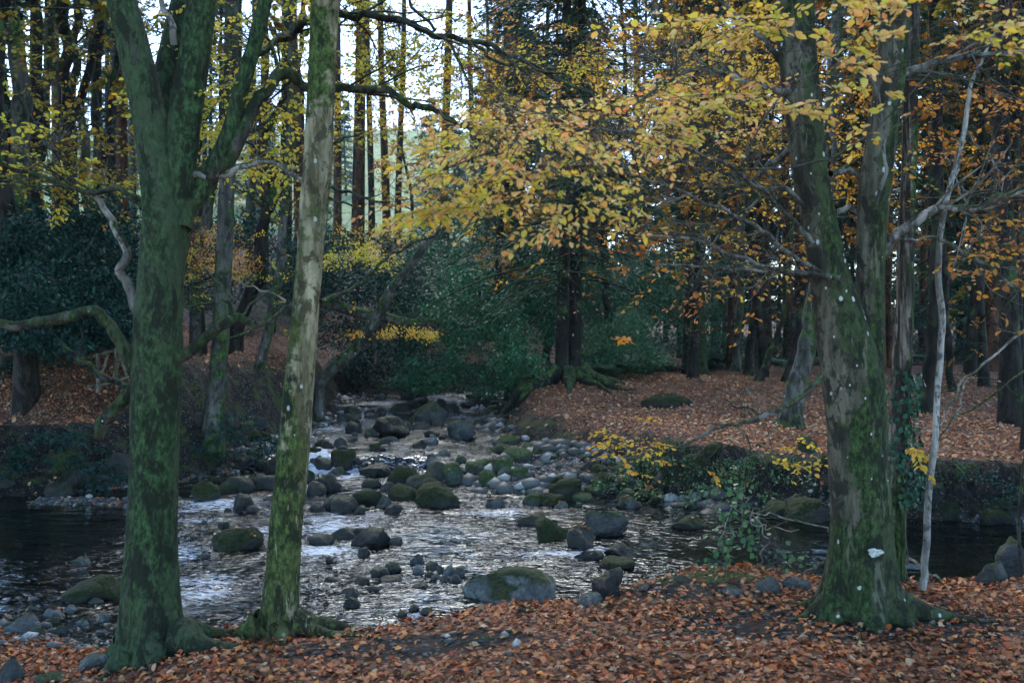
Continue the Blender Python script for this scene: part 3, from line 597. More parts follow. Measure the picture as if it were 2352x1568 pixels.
B = [
 (1160, 1340, 222, 84, 'slab', 'largest flat grey boulder with moss on top lying just beyond the near bank', 0, 7),
 (1395, 1341, 80, 70, 'wetrock', 'tall dark streaked boulder right of the long flat one', -.5, 6),
 (1354, 1378, 66, 32, 'palerock', 'low pale rock at the foot of the tall dark streaked boulder', 0, 6),
 (1206, 1399, 30, 20, 'rock', 'small rounded grey stone at the leafy edge below the long flat boulder', 0, 2),
 (1478, 1348, 32, 18, 'palerock', 'small pale stone beside the mossy hump of the near bank', 0, 4),
 (1014, 1141, 94, 46, 'darkmoss', 'round dark boulder thick with moss at the end of the gravel bar', 0, 1),
 (1038, 1091, 46, 42, 'mossrock', 'upright rounded green stone in the middle of the mossy heap', 0, 2),
 (1127, 1100, 52, 32, 'mossrock', 'oval green boulder on the gravel left of the brightest green stone', 0, 1),
 (1197, 1088, 40, 24, 'mossrock', 'bright green smooth stone lying alone on the gravel bar', -.35, 1),
 (1094, 1070, 62, 34, 'mossrock', 'long green boulder tilted up to the right in the mossy heap', .35, 2),
 (1154, 1070, 46, 36, 'mossrock', 'rounded green boulder at the right end of the mossy heap', 0, 2),
 (1187, 1042, 64, 38, 'mossrock', 'broad green boulder below the flat one at the foot of the cut bank', .3, 3),
 (1166, 1009, 56, 24, 'mossrock', 'flat bright green boulder at the foot of the cut bank', 0, 3),
 (1151, 1030, 38, 20, 'mossrock', 'dull green stone tucked under the flat bright green boulder', 0, 2),
 (992, 1088, 76, 52, 'rock', 'angular grey slab leaning left in the mossy heap', -.5, 8),
 (920, 1094, 64, 42, 'darkmoss', 'dark green boulder at the left end of the mossy heap', .15, 2),
 (926, 1133, 62, 32, 'darkmoss', 'low moss covered boulder left of the round dark mossy one', -.1, 2),
 (983, 1117, 54, 26, 'darkmoss', 'small mossy boulder just behind the round dark mossy one', 0, 2),
 (956, 1107, 44, 20, 'mossrock', 'small light green stone between two dark mossy boulders', 0, 2),
 (839, 1143, 72, 36, 'darkmoss', 'dark boulder with orange moss left of centre in the rapids', 0, 3),
 (881, 1153, 46, 28, 'rock', 'grey stone against the low moss covered boulder', 0, 3),
 (779, 1159, 66, 34, 'wetrock', 'wet rounded boulder right of the slim trunk above the white water', 0, 2),
 (902, 1168, 42, 28, 'wetrock', 'black wet stone below the low moss covered boulder', 0, 4),
 (827, 1172, 30, 18, 'wetrock', 'small black stone with foam around it in the rapids', 0, 3),
 (749, 1110, 72, 36, 'wetrock', 'dark jagged boulder just below the little waterfall', 0, 6),
 (788, 1046, 52, 50, 'darkmoss', 'upright dark round boulder right of the little waterfall', .2, 2),
 (780, 1017, 26, 18, 'rock', 'small grey stone behind the boulder at the waterfall', 0, 1),
 (797, 958, 56, 36, 'rock', 'blue grey boulder with a flat face above the waterfall', 0, 6),
 (812, 980, 42, 26, 'wetrock', 'dark stone in front of the blue grey boulder above the waterfall', 0, 3),
 (899, 982, 72, 40, 'wetrock', 'wide black boulder in the middle of the upper stream', 0, 5),
 (989, 953, 62, 38, 'rock', 'large smooth grey boulder sloping right in the upper stream', -.25, 2),
 (1061, 988, 60, 40, 'rock', 'pitted grey boulder at the foot of the root covered bank', 0, 4),
 (992, 995, 36, 18, 'wetrock', 'black split stone in the upper stream below the smooth grey boulder', 0, 4),
 (851, 955, 30, 12, 'palerock', 'flat pale stone in the dark upper pool', 0, 2),
 (1127, 920, 42, 24, 'rock', 'grey boulder at the far right of the upper stream by the bank', 0, 4),
 (1010, 926, 36, 16, 'rock', 'flat grey stone at the head of the stream', 0, 4),
 (860, 1080, 68, 32, 'wetrock', 'black ribbed boulder splitting the white water', .1, 6),
 (1229, 1147, 58, 24, 'mossrock', 'low pale green stone at the water edge of the gravel bar', 0, 1),
 (1286, 1160, 28, 14, 'palerock', 'small whitish stone beside the low pale green one', 0, 3),
 (1300, 1124, 70, 44, 'darkmoss', 'dark domed mossy boulder below the yellow leaved branch', 0, 1),
 (1136, 1156, 46, 20, 'rock', 'half sunk brown stone in the calm water before the gravel bar', 0, 3),
 (1229, 1187, 60, 34, 'wetrock', 'dark boulder just behind the big dark mossy one in the pool', 0, 3),
 (1262, 1216, 90, 48, 'darkmoss', 'big dark moss capped boulder standing in the middle pool', 0, 3),
 (1337, 1237, 64, 44, 'wetrock', 'brown rounded boulder with leaves right of the moss capped one', 0, 3),
 (1388, 1203, 104, 60, 'rock', 'big grey peaked boulder strewn with orange leaves', 0, 6),
 (1425, 1266, 80, 30, 'wetrock', 'low dark boulder right of the brown rounded one', 0, 4),
 (1354, 1277, 68, 18, 'wetrock', 'flat black rock awash below the brown rounded boulder', 0, 4),
 (1419, 1293, 72, 26, 'darkmoss', 'low brown mossy rock in the glinting water', 0, 2),
 (851, 1234, 84, 46, 'wetrock', 'brown boulder dotted with orange leaves right of the slim trunk', .15, 5),
 (790, 1228, 54, 22, 'wetrock', 'rounded reddish wet boulder in the foam by the slim trunk', 0, 2),
 (734, 1240, 50, 20, 'wetrock', 'low reddish boulder touching the slim trunk in view', 0, 2),
 (908, 1244, 34, 16, 'rock', 'small grey dome of stone in the calm water', 0, 1),
 (956, 1286, 34, 22, 'rock', 'grey cube like stone above the row of cobbles', 0, 5),
 (834, 1270, 28, 18, 'wetrock', 'small dark stone below the leaf dotted brown boulder', 0, 3),
 (551, 1155, 56, 38, 'wetrock', 'black boulder in the white water between the two left trunks', 0, 3),
 (540, 1240, 104, 48, 'darkmoss', 'broad dark mound like boulder with orange leaves between the two left trunks', 0, 3),
 (602, 1108, 56, 32, 'wetrock', 'dark boulder left of the slim trunk level with the waterfall', 0, 4),
 (470, 1052, 60, 40, 'darkmoss', 'mossy boulder on the dark left bank right of the thick trunk', 0, 4),
 (560, 1060, 60, 30, 'wetrock', 'dark boulder at the left edge of the falls', 0, 4),
 (600, 1000, 50, 34, 'darkmoss', 'dark mossy rock at the foot of the left slope', 0, 4),
 (540, 990, 70, 46, 'darkmoss', 'large mossy boulder below the lichen covered trunk', 0, 4),
 (190, 1355, 150, 50, 'darkmoss', 'long mossy rock left of the thick mossy trunk', 0, 5),
 (37, 1438, 72, 48, 'palerock', 'pale bluish boulder near the left edge of the picture', 0, 4),
 (210, 1527, 80, 34, 'palerock', 'pale oblong stone in the leaves at the foot of the thick trunk', .2, 2),
 (14, 1545, 78, 62, 'rock', 'grey slab in the bottom left corner', 0, 6),
 (110, 1560, 100, 28, 'rock', 'low grey stone beside the slab in the bottom left corner', 0, 4),
 (126, 1412, 30, 20, 'palerock', 'small bluish stone behind the pale boulder at left', 0, 4),
 (163, 1398, 26, 18, 'palerock', 'lightest little stone left of the thick mossy trunk', 0, 3),
 (234, 1416, 28, 20, 'palerock', 'small stone against the left side of the thick trunk', 0, 3),
 (178, 1290, 40, 18, 'rock', 'dim lone stone in the black water at left', 0, 3),
 (1865, 1170, 104, 56, 'darkmoss', 'big domed mossy boulder half hidden behind the forked right tree', 0, 1),
 (1790, 1172, 68, 34, 'darkmoss', 'dark boulder left of the domed one behind the forked tree', 0, 4),
 (1768, 1345, 88, 46, 'palerock', 'pale pointed rock at the edge left of the forked tree', 0, 6),
 (1838, 1343, 62, 40, 'palerock', 'pale blue grey rock touching the foot of the forked tree', 0, 5),
 (1688, 1355, 56, 24, 'palerock', 'low pale rock left of the pointed one on the near edge', 0, 4),
 (1572, 1332, 46, 18, 'rock', 'flat stone at the water edge beyond the mossy hump', 0, 4),
 (1592, 1200, 86, 30, 'darkmoss', 'low leaf sprinkled rock in the dark right hand water', 0, 3),
 (2287, 1318, 74, 46, 'rock', 'angular grey rock in the water near the right edge', -.3, 6),
 (2340, 1285, 80, 90, 'rock', 'tall grey boulder cut by the right edge of the picture', 0, 5),
 (1490, 1130, 60, 34, 'darkmoss', 'mossy boulder under the overhanging yellow leaves', 0, 3),
 (1400, 1108, 60, 40, 'darkmoss', 'mossy boulder between the gravel bar and the undercut bank', 0, 3),
 (1445, 1152, 64, 30, 'rock', 'pale sided rock at the foot of the undercut bank', -.3, 5),
 (1360, 1068, 50, 24, 'rock', 'grey green stone on the leafy slope above the gravel bar', 0, 3),
 (1540, 920, 100, 26, 'darkmoss', 'low mossy hummock rising from the leaves of the far bank', 0, 1),
]
for (u, v_, w, h, mt, lb, an, ct) in B: boulder(u, v_, w, h, mt, lb, ang=an, cuts=ct)
COB = [(963, 1309, 28, 20), (994, 1300, 30, 18), (1055, 1314, 23, 22), (1033, 1312, 23, 19), (1014, 1310, 18, 18), (1045, 1331, 28, 16), (1003, 1325, 22, 14), (1022, 1330, 18, 12), (985, 1318, 20, 14)]
for q in COB: boulder(*q, ['palerock', 'rock', 'rock'][nr[0] % 3], 'rounded cobble in the tight row left of the largest flat boulder', 'cobbles beside the flat boulder', cuts=1, name='cobble', cat='cobble')
COB2 = [(871, 1314, 40, 19), (902, 1303, 38, 17), (898, 1331, 52, 14), (832, 1333, 32, 18), (806, 1360, 30, 20), (805, 1385, 36, 22), (924, 1412, 20, 17), (980, 1404, 28, 16), (950, 1397, 22, 13), (966, 1346, 32, 14), (860, 1352, 26, 12), (760, 1330, 30, 16)]
for q in COB2: boulder(*q, ['wetrock', 'rock', 'wetrock'][nr[0] % 3], 'loose wet cobble in the shallows right of the slim trunk', 'cobbles in the near shallows', cuts=2, name='cobble', cat='cobble')
def rocks_in(n, u0, u1, v0, v1, w0, w1, mats, label, group, name='rock'):
    for _ in range(n):
        u = u0+(u1-u0)*rng.random(); v = v0+(v1-v0)*rng.random(); w = w0*1.15+(w1-w0)*1.25*rng.random()**1.6
        boulder(u, v, w, w*(.42+.25*rng.random()), mats[int(rng.random()*len(mats))], label, group, ang=rng.normal()*.15, cuts=int(1+rng.random()*6), name=name, cat='rock')
rocks_in(75, 800, 1190, 905, 1010, 10, 34, ['rock', 'rock', 'wetrock', 'rock', 'palerock'], 'grey stone crowded in the upper stream below the dark yew', 'stones of the upper stream')
rocks_in(30, 700, 1000, 1010, 1130, 14, 40, ['wetrock', 'darkmoss', 'rock'], 'dark wet stone among the falls in mid stream', 'stones among the falls')
rocks_in(22, 960, 1260, 1010, 1090, 12, 34, ['mossrock', 'rock', 'palerock'], 'small stone around the green mossy heap', 'small stones of the mossy heap')
rocks_in(44, 1260, 1540, 1050, 1160, 12, 44, ['darkmoss', 'mossrock', 'rock'], 'mossy stone along the foot of the undercut bank', 'stones under the bank')
rocks_in(36, 425, 690, 940, 1150, 20, 56, ['darkmoss', 'wetrock', 'darkmoss'], 'dark mossy rock piled along the left side of the stream', 'rocks of the left bank')
rocks_in(18, 430, 900, 1150, 1300, 12, 34, ['wetrock'], 'small black stone breaking the rapids', 'stones in the rapids')
rocks_in(16, 0, 260, 1375, 1460, 12, 34, ['palerock', 'rock', 'rock'], 'loose grey stone on the low shore left of the thick trunk', 'stones of the left shore')
rocks_in(20, 1550, 2350, 1120, 1190, 20, 60, ['darkmoss', 'wetrock'], 'dark rock at the shaded far water edge behind the forked tree', 'rocks of the shaded far edge')
rocks_in(20, 1330, 1900, 1020, 1110, 16, 70, ['darkmoss', 'mossrock', 'darkmoss'], 'mossy stone bedded in the face of the undercut bank', 'stones in the bank face')
rocks_in(16, 1440, 1545, 838, 852, 9, 18, ['palerock'], 'pale stone heaped in the small cairn beside the far undergrowth', 'cairn stones')
rocks_in(14, 0, 300, 1000, 1130, 20, 60, ['darkmoss', 'wetrock'], 'dim rock on the dark far left shore', 'rocks of the far left shore')

lc = LC()
for o in list(COL.objects):
    if o.name.startswith('boulder') and rng.random() < .7:
        me = o.data; co = np.zeros(len(me.vertices)*3); me.vertices.foreach_get('co', co); co = co.reshape(-1, 3); top = np.nonzero(co[:, 2] > co[:, 2].max()*.55)[0]
        rich = 'leaves' in o['label']; m_ = 22 if rich else int(1+rng.random()*6)
        q = co[rng.choice(top, m_)]+np.array(o.location)+[0, 0, .008]
        lc.add(q, rng.normal(size=(m_, 3))*[1, 1, .2], UP0+rng.normal(size=(m_, 3))*.25, .055*(.7+.6*rng.random(m_)))
tag(lc.build('fallen_leaves', M['fallen'], asp=.65), 'single orange leaves stuck on the tops of the stream boulders', 'fallen leaves', kind='stuff')
# ------------------------------------------------------------------ near trees
UP = np.array([0, 0, 1.])
def stem(mb, pl, d=None, ns=22, n=10, amp=.05, freq=5, seed=0, flare=None, wob=0.0, ext=0, sc_=1.0):
    pts, rr = ppath(pl, d, n, wob, seed); rr = rr*sc_
    if ext:                           # carry the stem on above the frame
        dr = nrm(pts[-1]-pts[-4]); k = np.linspace(.3, ext, 8)[:, None]
        pts = np.vstack([pts, pts[-1]+dr*k+np.array([0, 0, .05])*k]); rr = np.concatenate([rr, rr[-1]*np.linspace(.97, .3, 8)])
    tube(mb, pts, rr, ns, amp, freq, seed, flare); return pts, rr
def root(mb, p0, ang, L, r, seed=0):
    n = 12; t = np.linspace(0, 1, n); a = ang+.5*(n2(t*3, t*0, seed)-.5)
    x = p0[0]+np.cumsum(np.cos(a))*L/n; y = p0[1]+np.cumsum(np.sin(a))*L/n
    z = tz(x, y)+r*(1.1*(1-t)**2)+.01; z[0] = max(z[0], p0[2])
    tube(mb, np.stack([x, y, z-r*.35*t], -1), r*(1.7*(1-t)**2+.30*(1-t)+.12), 12, .16, 9, seed)
def branch(root_o, pl, d, mat, anchors, n=8, ns=8, amp=.06, seed=0, wob=.02, side=0, sl=.5, twl=None, lc=None, nl=0, lsz=.05, label=None, tips=0):
    pts, rr = ppath(pl, d, n, wob, seed); mb = MB(); tube(mb, pts, rr, ns, amp, 14, seed)
    anchors.extend(list(pts[::2]))
    T = np.gradient(pts, axis=0)
    for k in range(side):
        i = int((.15+.85*rng.random())*(len(pts)-1)); t = nrm(T[i]); q = nrm(np.cross(t, unit(1)[0])); q[2] *= .5
        grow(mb, lc if lc is not None else LC(), pts[i], t*.8+q*.8, sl*(.5+rng.random()), max(rr[i]*.4, .0018), 1, nl if lc is not None else 0, lsz, anchors=anchors, ns=4, up=.15)
    o = mb.build('branch', M[mat], root_o); 
    if label: o['label'] = label
    return pts

def at_base(u, v, d):
    p = P(u, v, d); return np.array([p[0], p[1], tz1(p[0], p[1])])

# --- A: thick mossy tree on the left
b0 = at_base(352, 1485, 6.0)
A = empty('beech_tree', b0, 'thickest tree at left, wrapped in green moss and splitting into several stems', 'tree')
mb = MB(); AA = []
stem(mb, [(350, 1530, 150), (350, 1480, 146), (346, 1400, 136), (349, 1200, 126), (356, 1000, 119), (363, 800, 122), (371, 600, 108), (374, 500, 104), (362, 400, 92), (338, 250, 84), (306, 110, 80), (278, 0, 74)], 6.0, 72, 26, .055, 3.2, 1, (.22, .55, 5, 2.2), ext=2.5, sc_=.90)
stem(mb, [(385, 640, 76), (398, 500, 88), (410, 380, 86), (425, 270, 82), (448, 120, 78), (466, -10, 72)], 6.05, 56, 26, .07, 3.2, 4, ext=2.5, sc_=.92)
p, r = stem(mb, [(366, 300, 50, 6.2), (372, 200, 50, 6.3), (395, 90, 46, 6.4), (420, -10, 44, 6.5)], None, 16, 8, .06, 4, 6, ext=2); AA += list(p)
p, r = stem(mb, [(405, 500, 50), (445, 435, 44), (495, 370, 40), (530, 300, 40), (556, 200, 36), (588, 90, 34), (612, -10, 32)], 6.1, 18, 8, .06, 5, 7, ext=2); AA += list(p)
for k, (a, L, r_) in enumerate([(-.2, .55, .06), (.6, .5, .05), (-1.2, .35, .04), (3.0, .35, .05), (4.1, .3, .04)]): root(mb, b0+[.14*math.cos(a), .14*math.sin(a), .04], a, L, r_, k)
mb.build('trunk', M['barkA'], A)
LA = LC()
br = lambda pl, d, mat='branch', **k: AA.extend(list(branch(A, pl, d, mat, AA, **k)))
br([(415, 520, 42, 6.0), (470, 430, 36, 6.05), (545, 330, 32, 6.1), (600, 225, 28, 6.2), (650, 168, 26, 6.4), (705, 192, 22, 6.5), (800, 205, 19, 6.6), (900, 217, 17, 6.6), (980, 250, 15, 6.6), (1060, 285, 13, 6.6), (1130, 335, 10, 6.6), (1210, 390, 7, 6.6)], None, 'mossbr', side=10, sl=.5, seed=2, wob=.06)
br([(552, 200, 20, 6.1), (590, 130, 17, 6.3), (650, 88, 15, 6.6), (710, 60, 18, 6.5), (800, 36, 17, 6.6), (880, 48, 17, 6.6), (1000, 70, 15, 6.7), (1090, 88, 13, 6.7), (1180, 130, 11, 6.7), (1260, 170, 10, 6.7), (1350, 215, 8, 6.7), (1440, 268, 5, 6.7)], None, 'branch', side=14, sl=.6, seed=3, wob=.06)
br([(1090, 88, 8, 6.7), (1130, 120, 7, 6.7), (1210, 150, 6, 6.7), (1300, 180, 5, 6.7), (1390, 230, 4, 6.7), (1440, 260, 3, 6.7)], None, seed=5, wob=.08, side=4)
br([(1000, 70, 8, 6.7), (960, 30, 7, 6.7), (930, -10, 6, 6.7)], None, seed=6)
br([(1010, 78, 8, 6.7), (1040, 110, 7, 6.7), (1060, 160, 5, 6.7), (1095, 220, 4, 6.7)], None, seed=7, side=4)
br([(328, 470, 22), (300, 452, 16), (270, 436, 14), (210, 442, 13), (150, 428, 12), (95, 402, 10), (45, 392, 8), (-30, 380, 6)], 6.0, 'mossbr', side=8, sl=.35, seed=8, lc=LA, nl=6, lsz=.04)
br([(312, 720, 24), (300, 665, 22), (279, 625, 20), (292, 590, 19), (270, 535, 18), (248, 490, 15), (222, 455, 12)], 6.1, 'palebr', seed=9, label='pale smooth branch rising from the left side')
br([(318, 850, 46), (285, 800, 32), (258, 755, 28), (232, 722, 26), (205, 712, 25), (140, 733, 26), (70, 747, 24), (-10, 742, 20)], 6.0, 'mossbr', ns=12, amp=.1, seed=10, label='long mossy limb reaching out of the picture to the left')
br([(410, 825, 30), (450, 795, 26), (495, 757, 24), (540, 730, 22), (590, 745, 14), (625, 730, 11), (665, 702, 8)], 6.0, 'mossbr', amp=.12, seed=11)
br([(540, 735, 11), (528, 700, 9), (505, 668, 8), (468, 612, 5)], 6.0, 'mossbr', seed=12)
br([(540, 735, 6, 6), (590, 690, 5, 6.4), (640, 650, 4, 6.8)], None, seed=13)
br([(405, 410, 14), (450, 402, 15), (500, 408, 15), (545, 388, 15), (580, 377, 15), (612, 370, 15), (645, 382, 13), (692, 413, 10)], 6.05, 'palebr', seed=14, side=3, sl=.3, label='pale crooked branch bridging across to the slim trunk')
br([(300, 890, 16), (265, 875, 14), (225, 855, 16), (180, 825, 14), (140, 785, 8)], 6.4, 'branch', seed=15, side=3, sl=.3)
br([(310, 895, 30), (275, 930, 34), (240, 965, 32), (225, 1010, 22)], 6.4, 'mossbr', seed=16, amp=.15)
br([(400, 100, 16, 6.1), (395, 60, 14, 6.1), (375, 20, 13, 6.2), (365, -20, 12, 6.2)], None, 'palebr', seed=17)
# leaf sprays
def crown(root_o, anchors, specs, twig='twig'):
    for (mat, regs) in specs:
        mb = MB(); lc = LC()
        for q in regs:
            kw = q[8] if len(q) > 8 else {}
            region(mb, lc, anchors, *q[:6], q[6], sz=q[7], **kw)
        cr = lc.build('leaves', M[mat], root_o)
        if mb.n: mb.build('twigs', M[twig], root_o)
crown(A, AA, [('lime', [(780, 1010, -30, 150, 7, 8.2, 100, .034), (500, 710, -20, 240, 6.2, 8.5, 70, .035), (470, 720, 200, 380, 6.5, 8.5, 48, .045), (780, 1120, 120, 300, 7, 8.6, 60, .034), (1080, 1500, 120, 260, 7.4, 9, 40, .034),
              (380, 490, 20, 240, 6.5, 7.5, 14, .045)]),
              ('olive', [(-20, 300, -20, 230, 7.5, 11, 34, .045), (-20, 330, 300, 430, 6.2, 8.5, 60, .036)])])
LA.build('leaves', M['lime'], A)

# --- B: slim pale trunk
b0 = at_base(638, 1452, 6.2)
Bt = empty('sycamore_tree', b0, 'slim leaning tree with pale flaking bark and moss patches, second from the left', 'tree')
mb = MB(); BA = []
p, r = stem(mb, [(642, 1490, 98), (644, 1440, 92), (648, 1380, 82), (658, 1200, 74), (676, 1000, 71), (694, 800, 65), (711, 600, 61), (728, 400, 66), (738, 200, 64), (748, -10, 64)], 6.2, 56, 26, .07, 4.5, 21, (.12, .60, 4, .6), ext=2.5); BA += list(p[130:])
for k, (a, L, r_) in enumerate([(-.12, .62, .045), (.35, .4, .04), (3.5, .3, .05), (2.6, .3, .04), (-1.2, .25, .04), (-.5, .7, .025)]): root(mb, b0+[.08*math.cos(a), .08*math.sin(a), .07], a, L, r_, k+10)
tr_ = mb.build('trunk', M['barkB'], Bt)
bb = lambda pl, d, mat='branch', **k: BA.extend(list(branch(Bt, pl, d, mat, BA, **k)))
bb([(735, 695, 12, 6.2), (775, 675, 11, 6.4), (830, 650, 9, 6.7), (865, 612, 8, 6.8), (905, 583, 7, 7), (960, 550, 5, 7), (1015, 540, 4, 7)], None, 'mossbr', seed=31)
bb([(760, 430, 9), (800, 440, 8), (850, 458, 6), (890, 470, 4)], 6.2, seed=32, side=3, sl=.25)
bb([(755, 452, 6), (790, 468, 5), (835, 485, 3)], 6.2, seed=33)
bb([(765, 330, 5), (790, 320, 4), (840, 300, 3)], 6.3, seed=34, side=2, sl=.25)
bb([(658, 690, 5), (620, 672, 4), (575, 655, 3), (540, 648, 2)], 6.1, 'paletwig', seed=35)
crown(Bt, BA, [('lime', [(690, 1000, -420, -40, 5.5, 8, 60, .05)])])

# --- C: forked tree at right
b0 = at_base(1975, 1392, 6.15)
Ct = empty('beech_tree', b0, 'thick forked tree at right with white lichen spots and moss up its right side', 'tree')
mb = MB(); CA = []
p, r = stem(mb, [(1985, 1430, 165), (1982, 1380, 160), (1980, 1300, 146), (1978, 1200, 138), (1968, 1000, 130), (1955, 860, 134), (1930, 740, 112), (1908, 640, 88), (1885, 520, 80), (1862, 400, 78), (1842, 220, 84), (1828, 80, 84), (1824, -10, 84)], 6.15, 72, 22, .065, 3.4, 41, (.19, .62, 6, 1.0), ext=2.5); CA += list(p[110:])
p, r = stem(mb, [(1985, 960, 60), (1996, 820, 66), (2000, 700, 62), (2000, 600, 62), (2008, 450, 68), (2028, 300, 66), (2045, 180, 66), (2055, 60, 66), (2058, -10, 64)], 6.2, 52, 22, .06, 3.4, 43, ext=2.5); CA += list(p[44:])
for k, (a, L, r_) in enumerate([(-.25, .7, .055), (.3, .5, .05), (-1.0, .35, .04), (3.3, .35, .05), (3.9, .3, .04), (2.6, .35, .04), (-1.9, .25, .04)]): root(mb, b0+[.15*math.cos(a), .15*math.sin(a), .03], a, L, r_, k+20)
mb.build('trunk', M['barkC'], Ct)
mb = MB()                             # the big white lichen patch near the foot, hugging the bark
def patch(u, v, w, h, seed):
    n = 22; th = np.arange(n)/n*2*math.pi; k = 1+.18*np.sin(th*3+seed)+.1*np.sin(th*7+seed*2)
    ax = P(1981, v, 6.15); ring = []
    for f_ in (0, .5, 1):
        for t, kk in zip(th, k):
            x = (u+w/2*f_*kk*math.cos(t)-1981)/F*6.15; z = h/2/F*6*f_*kk*math.sin(t)
            R_ = 77/F*6.15; x = max(-R_*.95, min(R_*.95, x)); dy = -math.sqrt(R_*R_-x*x)-.022+.006*f_
            ring.append([ax[0]+x, ax[1]+dy, ax[2]+z])
    v_ = np.array(ring); f1 = [[i, (i+1) % n, n+(i+1) % n, n+i] for i in range(n)]+[[n+i, n+(i+1) % n, 2*n+(i+1) % n, 2*n+i] for i in range(n)]
    mb.add(v_, f1)
patch(1981, 1251, 34, 19, 1.0)
m_, nt_, b_ = newmat('white_lichen'); b_.inputs['Base Color'].default_value = (.5, .56, .52, 1)
nt_.links.new(ramp(nt_, nz(nt_, coords(nt_), 70, 4), [(.4, (.28, .32, .29)), (.6, (.55, .6, .56))]), b_.inputs['Base Color'])
mb.build('lichen_patch', m_, Ct)
def cb(pl, d, mat='greybr', **k):
    k['side'] = int(k.get('side', 0)*1.8); CA.extend(list(branch(Ct, pl, d, mat, CA, **k)))
LCc = LC()
cb([(1825, 215, 20, 6.1), (1790, 207, 17, 6.1), (1740, 198, 15, 6.1), (1690, 180, 14, 6.1), (1640, 160, 12, 6.2), (1590, 158, 10, 6.3), (1545, 180, 8, 6.3), (1500, 205, 5, 6.3)], None, 'palebr', seed=51, side=5, sl=.4)
cb([(1800, 150, 16), (1770, 110, 14), (1720, 62, 14), (1680, 30, 12), (1640, -10, 11)], 6.2, seed=52)
cb([(1862, 555, 15, 6.1), (1830, 520, 12, 6), (1780, 465, 11, 5.9), (1720, 415, 10, 5.7), (1650, 370, 9, 5.5), (1560, 332, 7.5, 5.2), (1480, 308, 7, 5), (1400, 300, 6, 4.8), (1310, 285, 5, 4.6), (1240, 262, 4, 4.5), (1180, 250, 3, 4.5)], None, seed=53, side=12, sl=.3)
cb([(1890, 632, 15, 6.1), (1840, 598, 12, 6), (1790, 565, 11, 5.9), (1740, 520, 10, 5.7), (1680, 490, 9, 5.5), (1600, 455, 8, 5.2), (1540, 432, 7, 5), (1450, 400, 6, 4.6), (1370, 378, 5, 4.4), (1290, 372, 4, 4.2), (1200, 340, 3, 4.1)], None, seed=54, side=12, sl=.3)
cb([(1910, 640, 11, 6), (1850, 628, 10, 5.9), (1780, 615, 9, 5.8), (1700, 592, 8, 5.7), (1620, 560, 7, 5.6), (1540, 545, 5, 5.5), (1470, 540, 4, 5.4)], None, seed=55, side=8, sl=.3)
cb([(1925, 640, 12, 5.95), (1870, 628, 10, 5.9), (1800, 626, 8, 5.8), (1700, 620, 7, 5.7), (1600, 614, 5, 5.6), (1500, 608, 4, 5.6)], None, seed=56, side=6, sl=.25)
cb([(1850, 480, 12, 6.1), (1800, 430, 10, 6), (1750, 455, 8, 6.2), (1690, 500, 7, 6.4), (1640, 560, 5, 6.5), (1600, 640, 4, 6.6)], None, seed=57, side=6, sl=.3)
cb([(1825, 330, 16, 6.2), (1775, 375, 14, 6.4), (1720, 420, 12, 6.6), (1660, 430, 9, 6.8), (1600, 440, 7, 7), (1530, 470, 5, 7)], None, seed=58, side=6, sl=.35)
cb([(1885, 868, 16, 6.05), (1860, 892, 15, 6), (1815, 925, 13, 6), (1775, 948, 12, 6.1), (1740, 962, 11, 6.2), (1690, 972, 9, 6.4), (1640, 985, 8, 6.6), (1590, 1010, 6, 6.8), (1550, 1032, 4, 7)], None, seed=59, side=5, sl=.3, label='bare curving branch low over the far bank')
cb([(1690, 975, 6, 6.4), (1715, 1000, 5, 6.4), (1722, 1040, 4, 6.4), (1700, 1060, 3, 6.4)], None, seed=60)
cb([(2030, 590, 20, 6.2), (2050, 548, 22, 6.2), (2090, 520, 21, 6.2), (2130, 492, 20, 6.2), (2175, 475, 19, 6.2), (2230, 482, 16, 6.1), (2290, 455, 14, 6), (2380, 425, 12, 5.9)], None, 'palebr', ns=10, seed=61, side=5, sl=.4, label='stout grey limb sweeping out to the right edge')
cb([(2040, 185, 22, 6.2), (2100, 160, 18, 6.3), (2160, 140, 16, 6.3), (2250, 130, 14, 6.3), (2380, 115, 11, 6.3)], None, seed=62, side=6, sl=.5)
cb([(1915, 490, 14, 6.2), (1945, 478, 13, 6.3), (1975, 485, 12, 6.3)], None, 'palebr', seed=63)
cb([(1905, 400, 16, 6.2), (1940, 388, 15, 6.3), (1965, 400, 13, 6.4), (1985, 450, 14, 6.4), (1990, 520, 16, 6.4)], None, 'palebr', seed=64)
cb([(1905, 50, 10, 6.1), (1950, 22, 12, 6.1), (2030, 5, 14, 6.1)], None, seed=65, side=2)
cb([(2010, 470, 8, 6.05), (2035, 400, 9, 6.0), (2030, 320, 8, 6), (2020, 230, 7, 6), (2000, 180, 7, 6), (1960, 110, 5, 6), (1900, 80, 4, 6)], None, seed=66, side=4, sl=.3)
cb([(2160, 545, 10, 6.2), (2210, 580, 11, 6.2), (2260, 605, 11, 6.2), (2320, 650, 9, 6.2), (2380, 680, 8, 6.2)], None, seed=67, side=4, sl=.4)
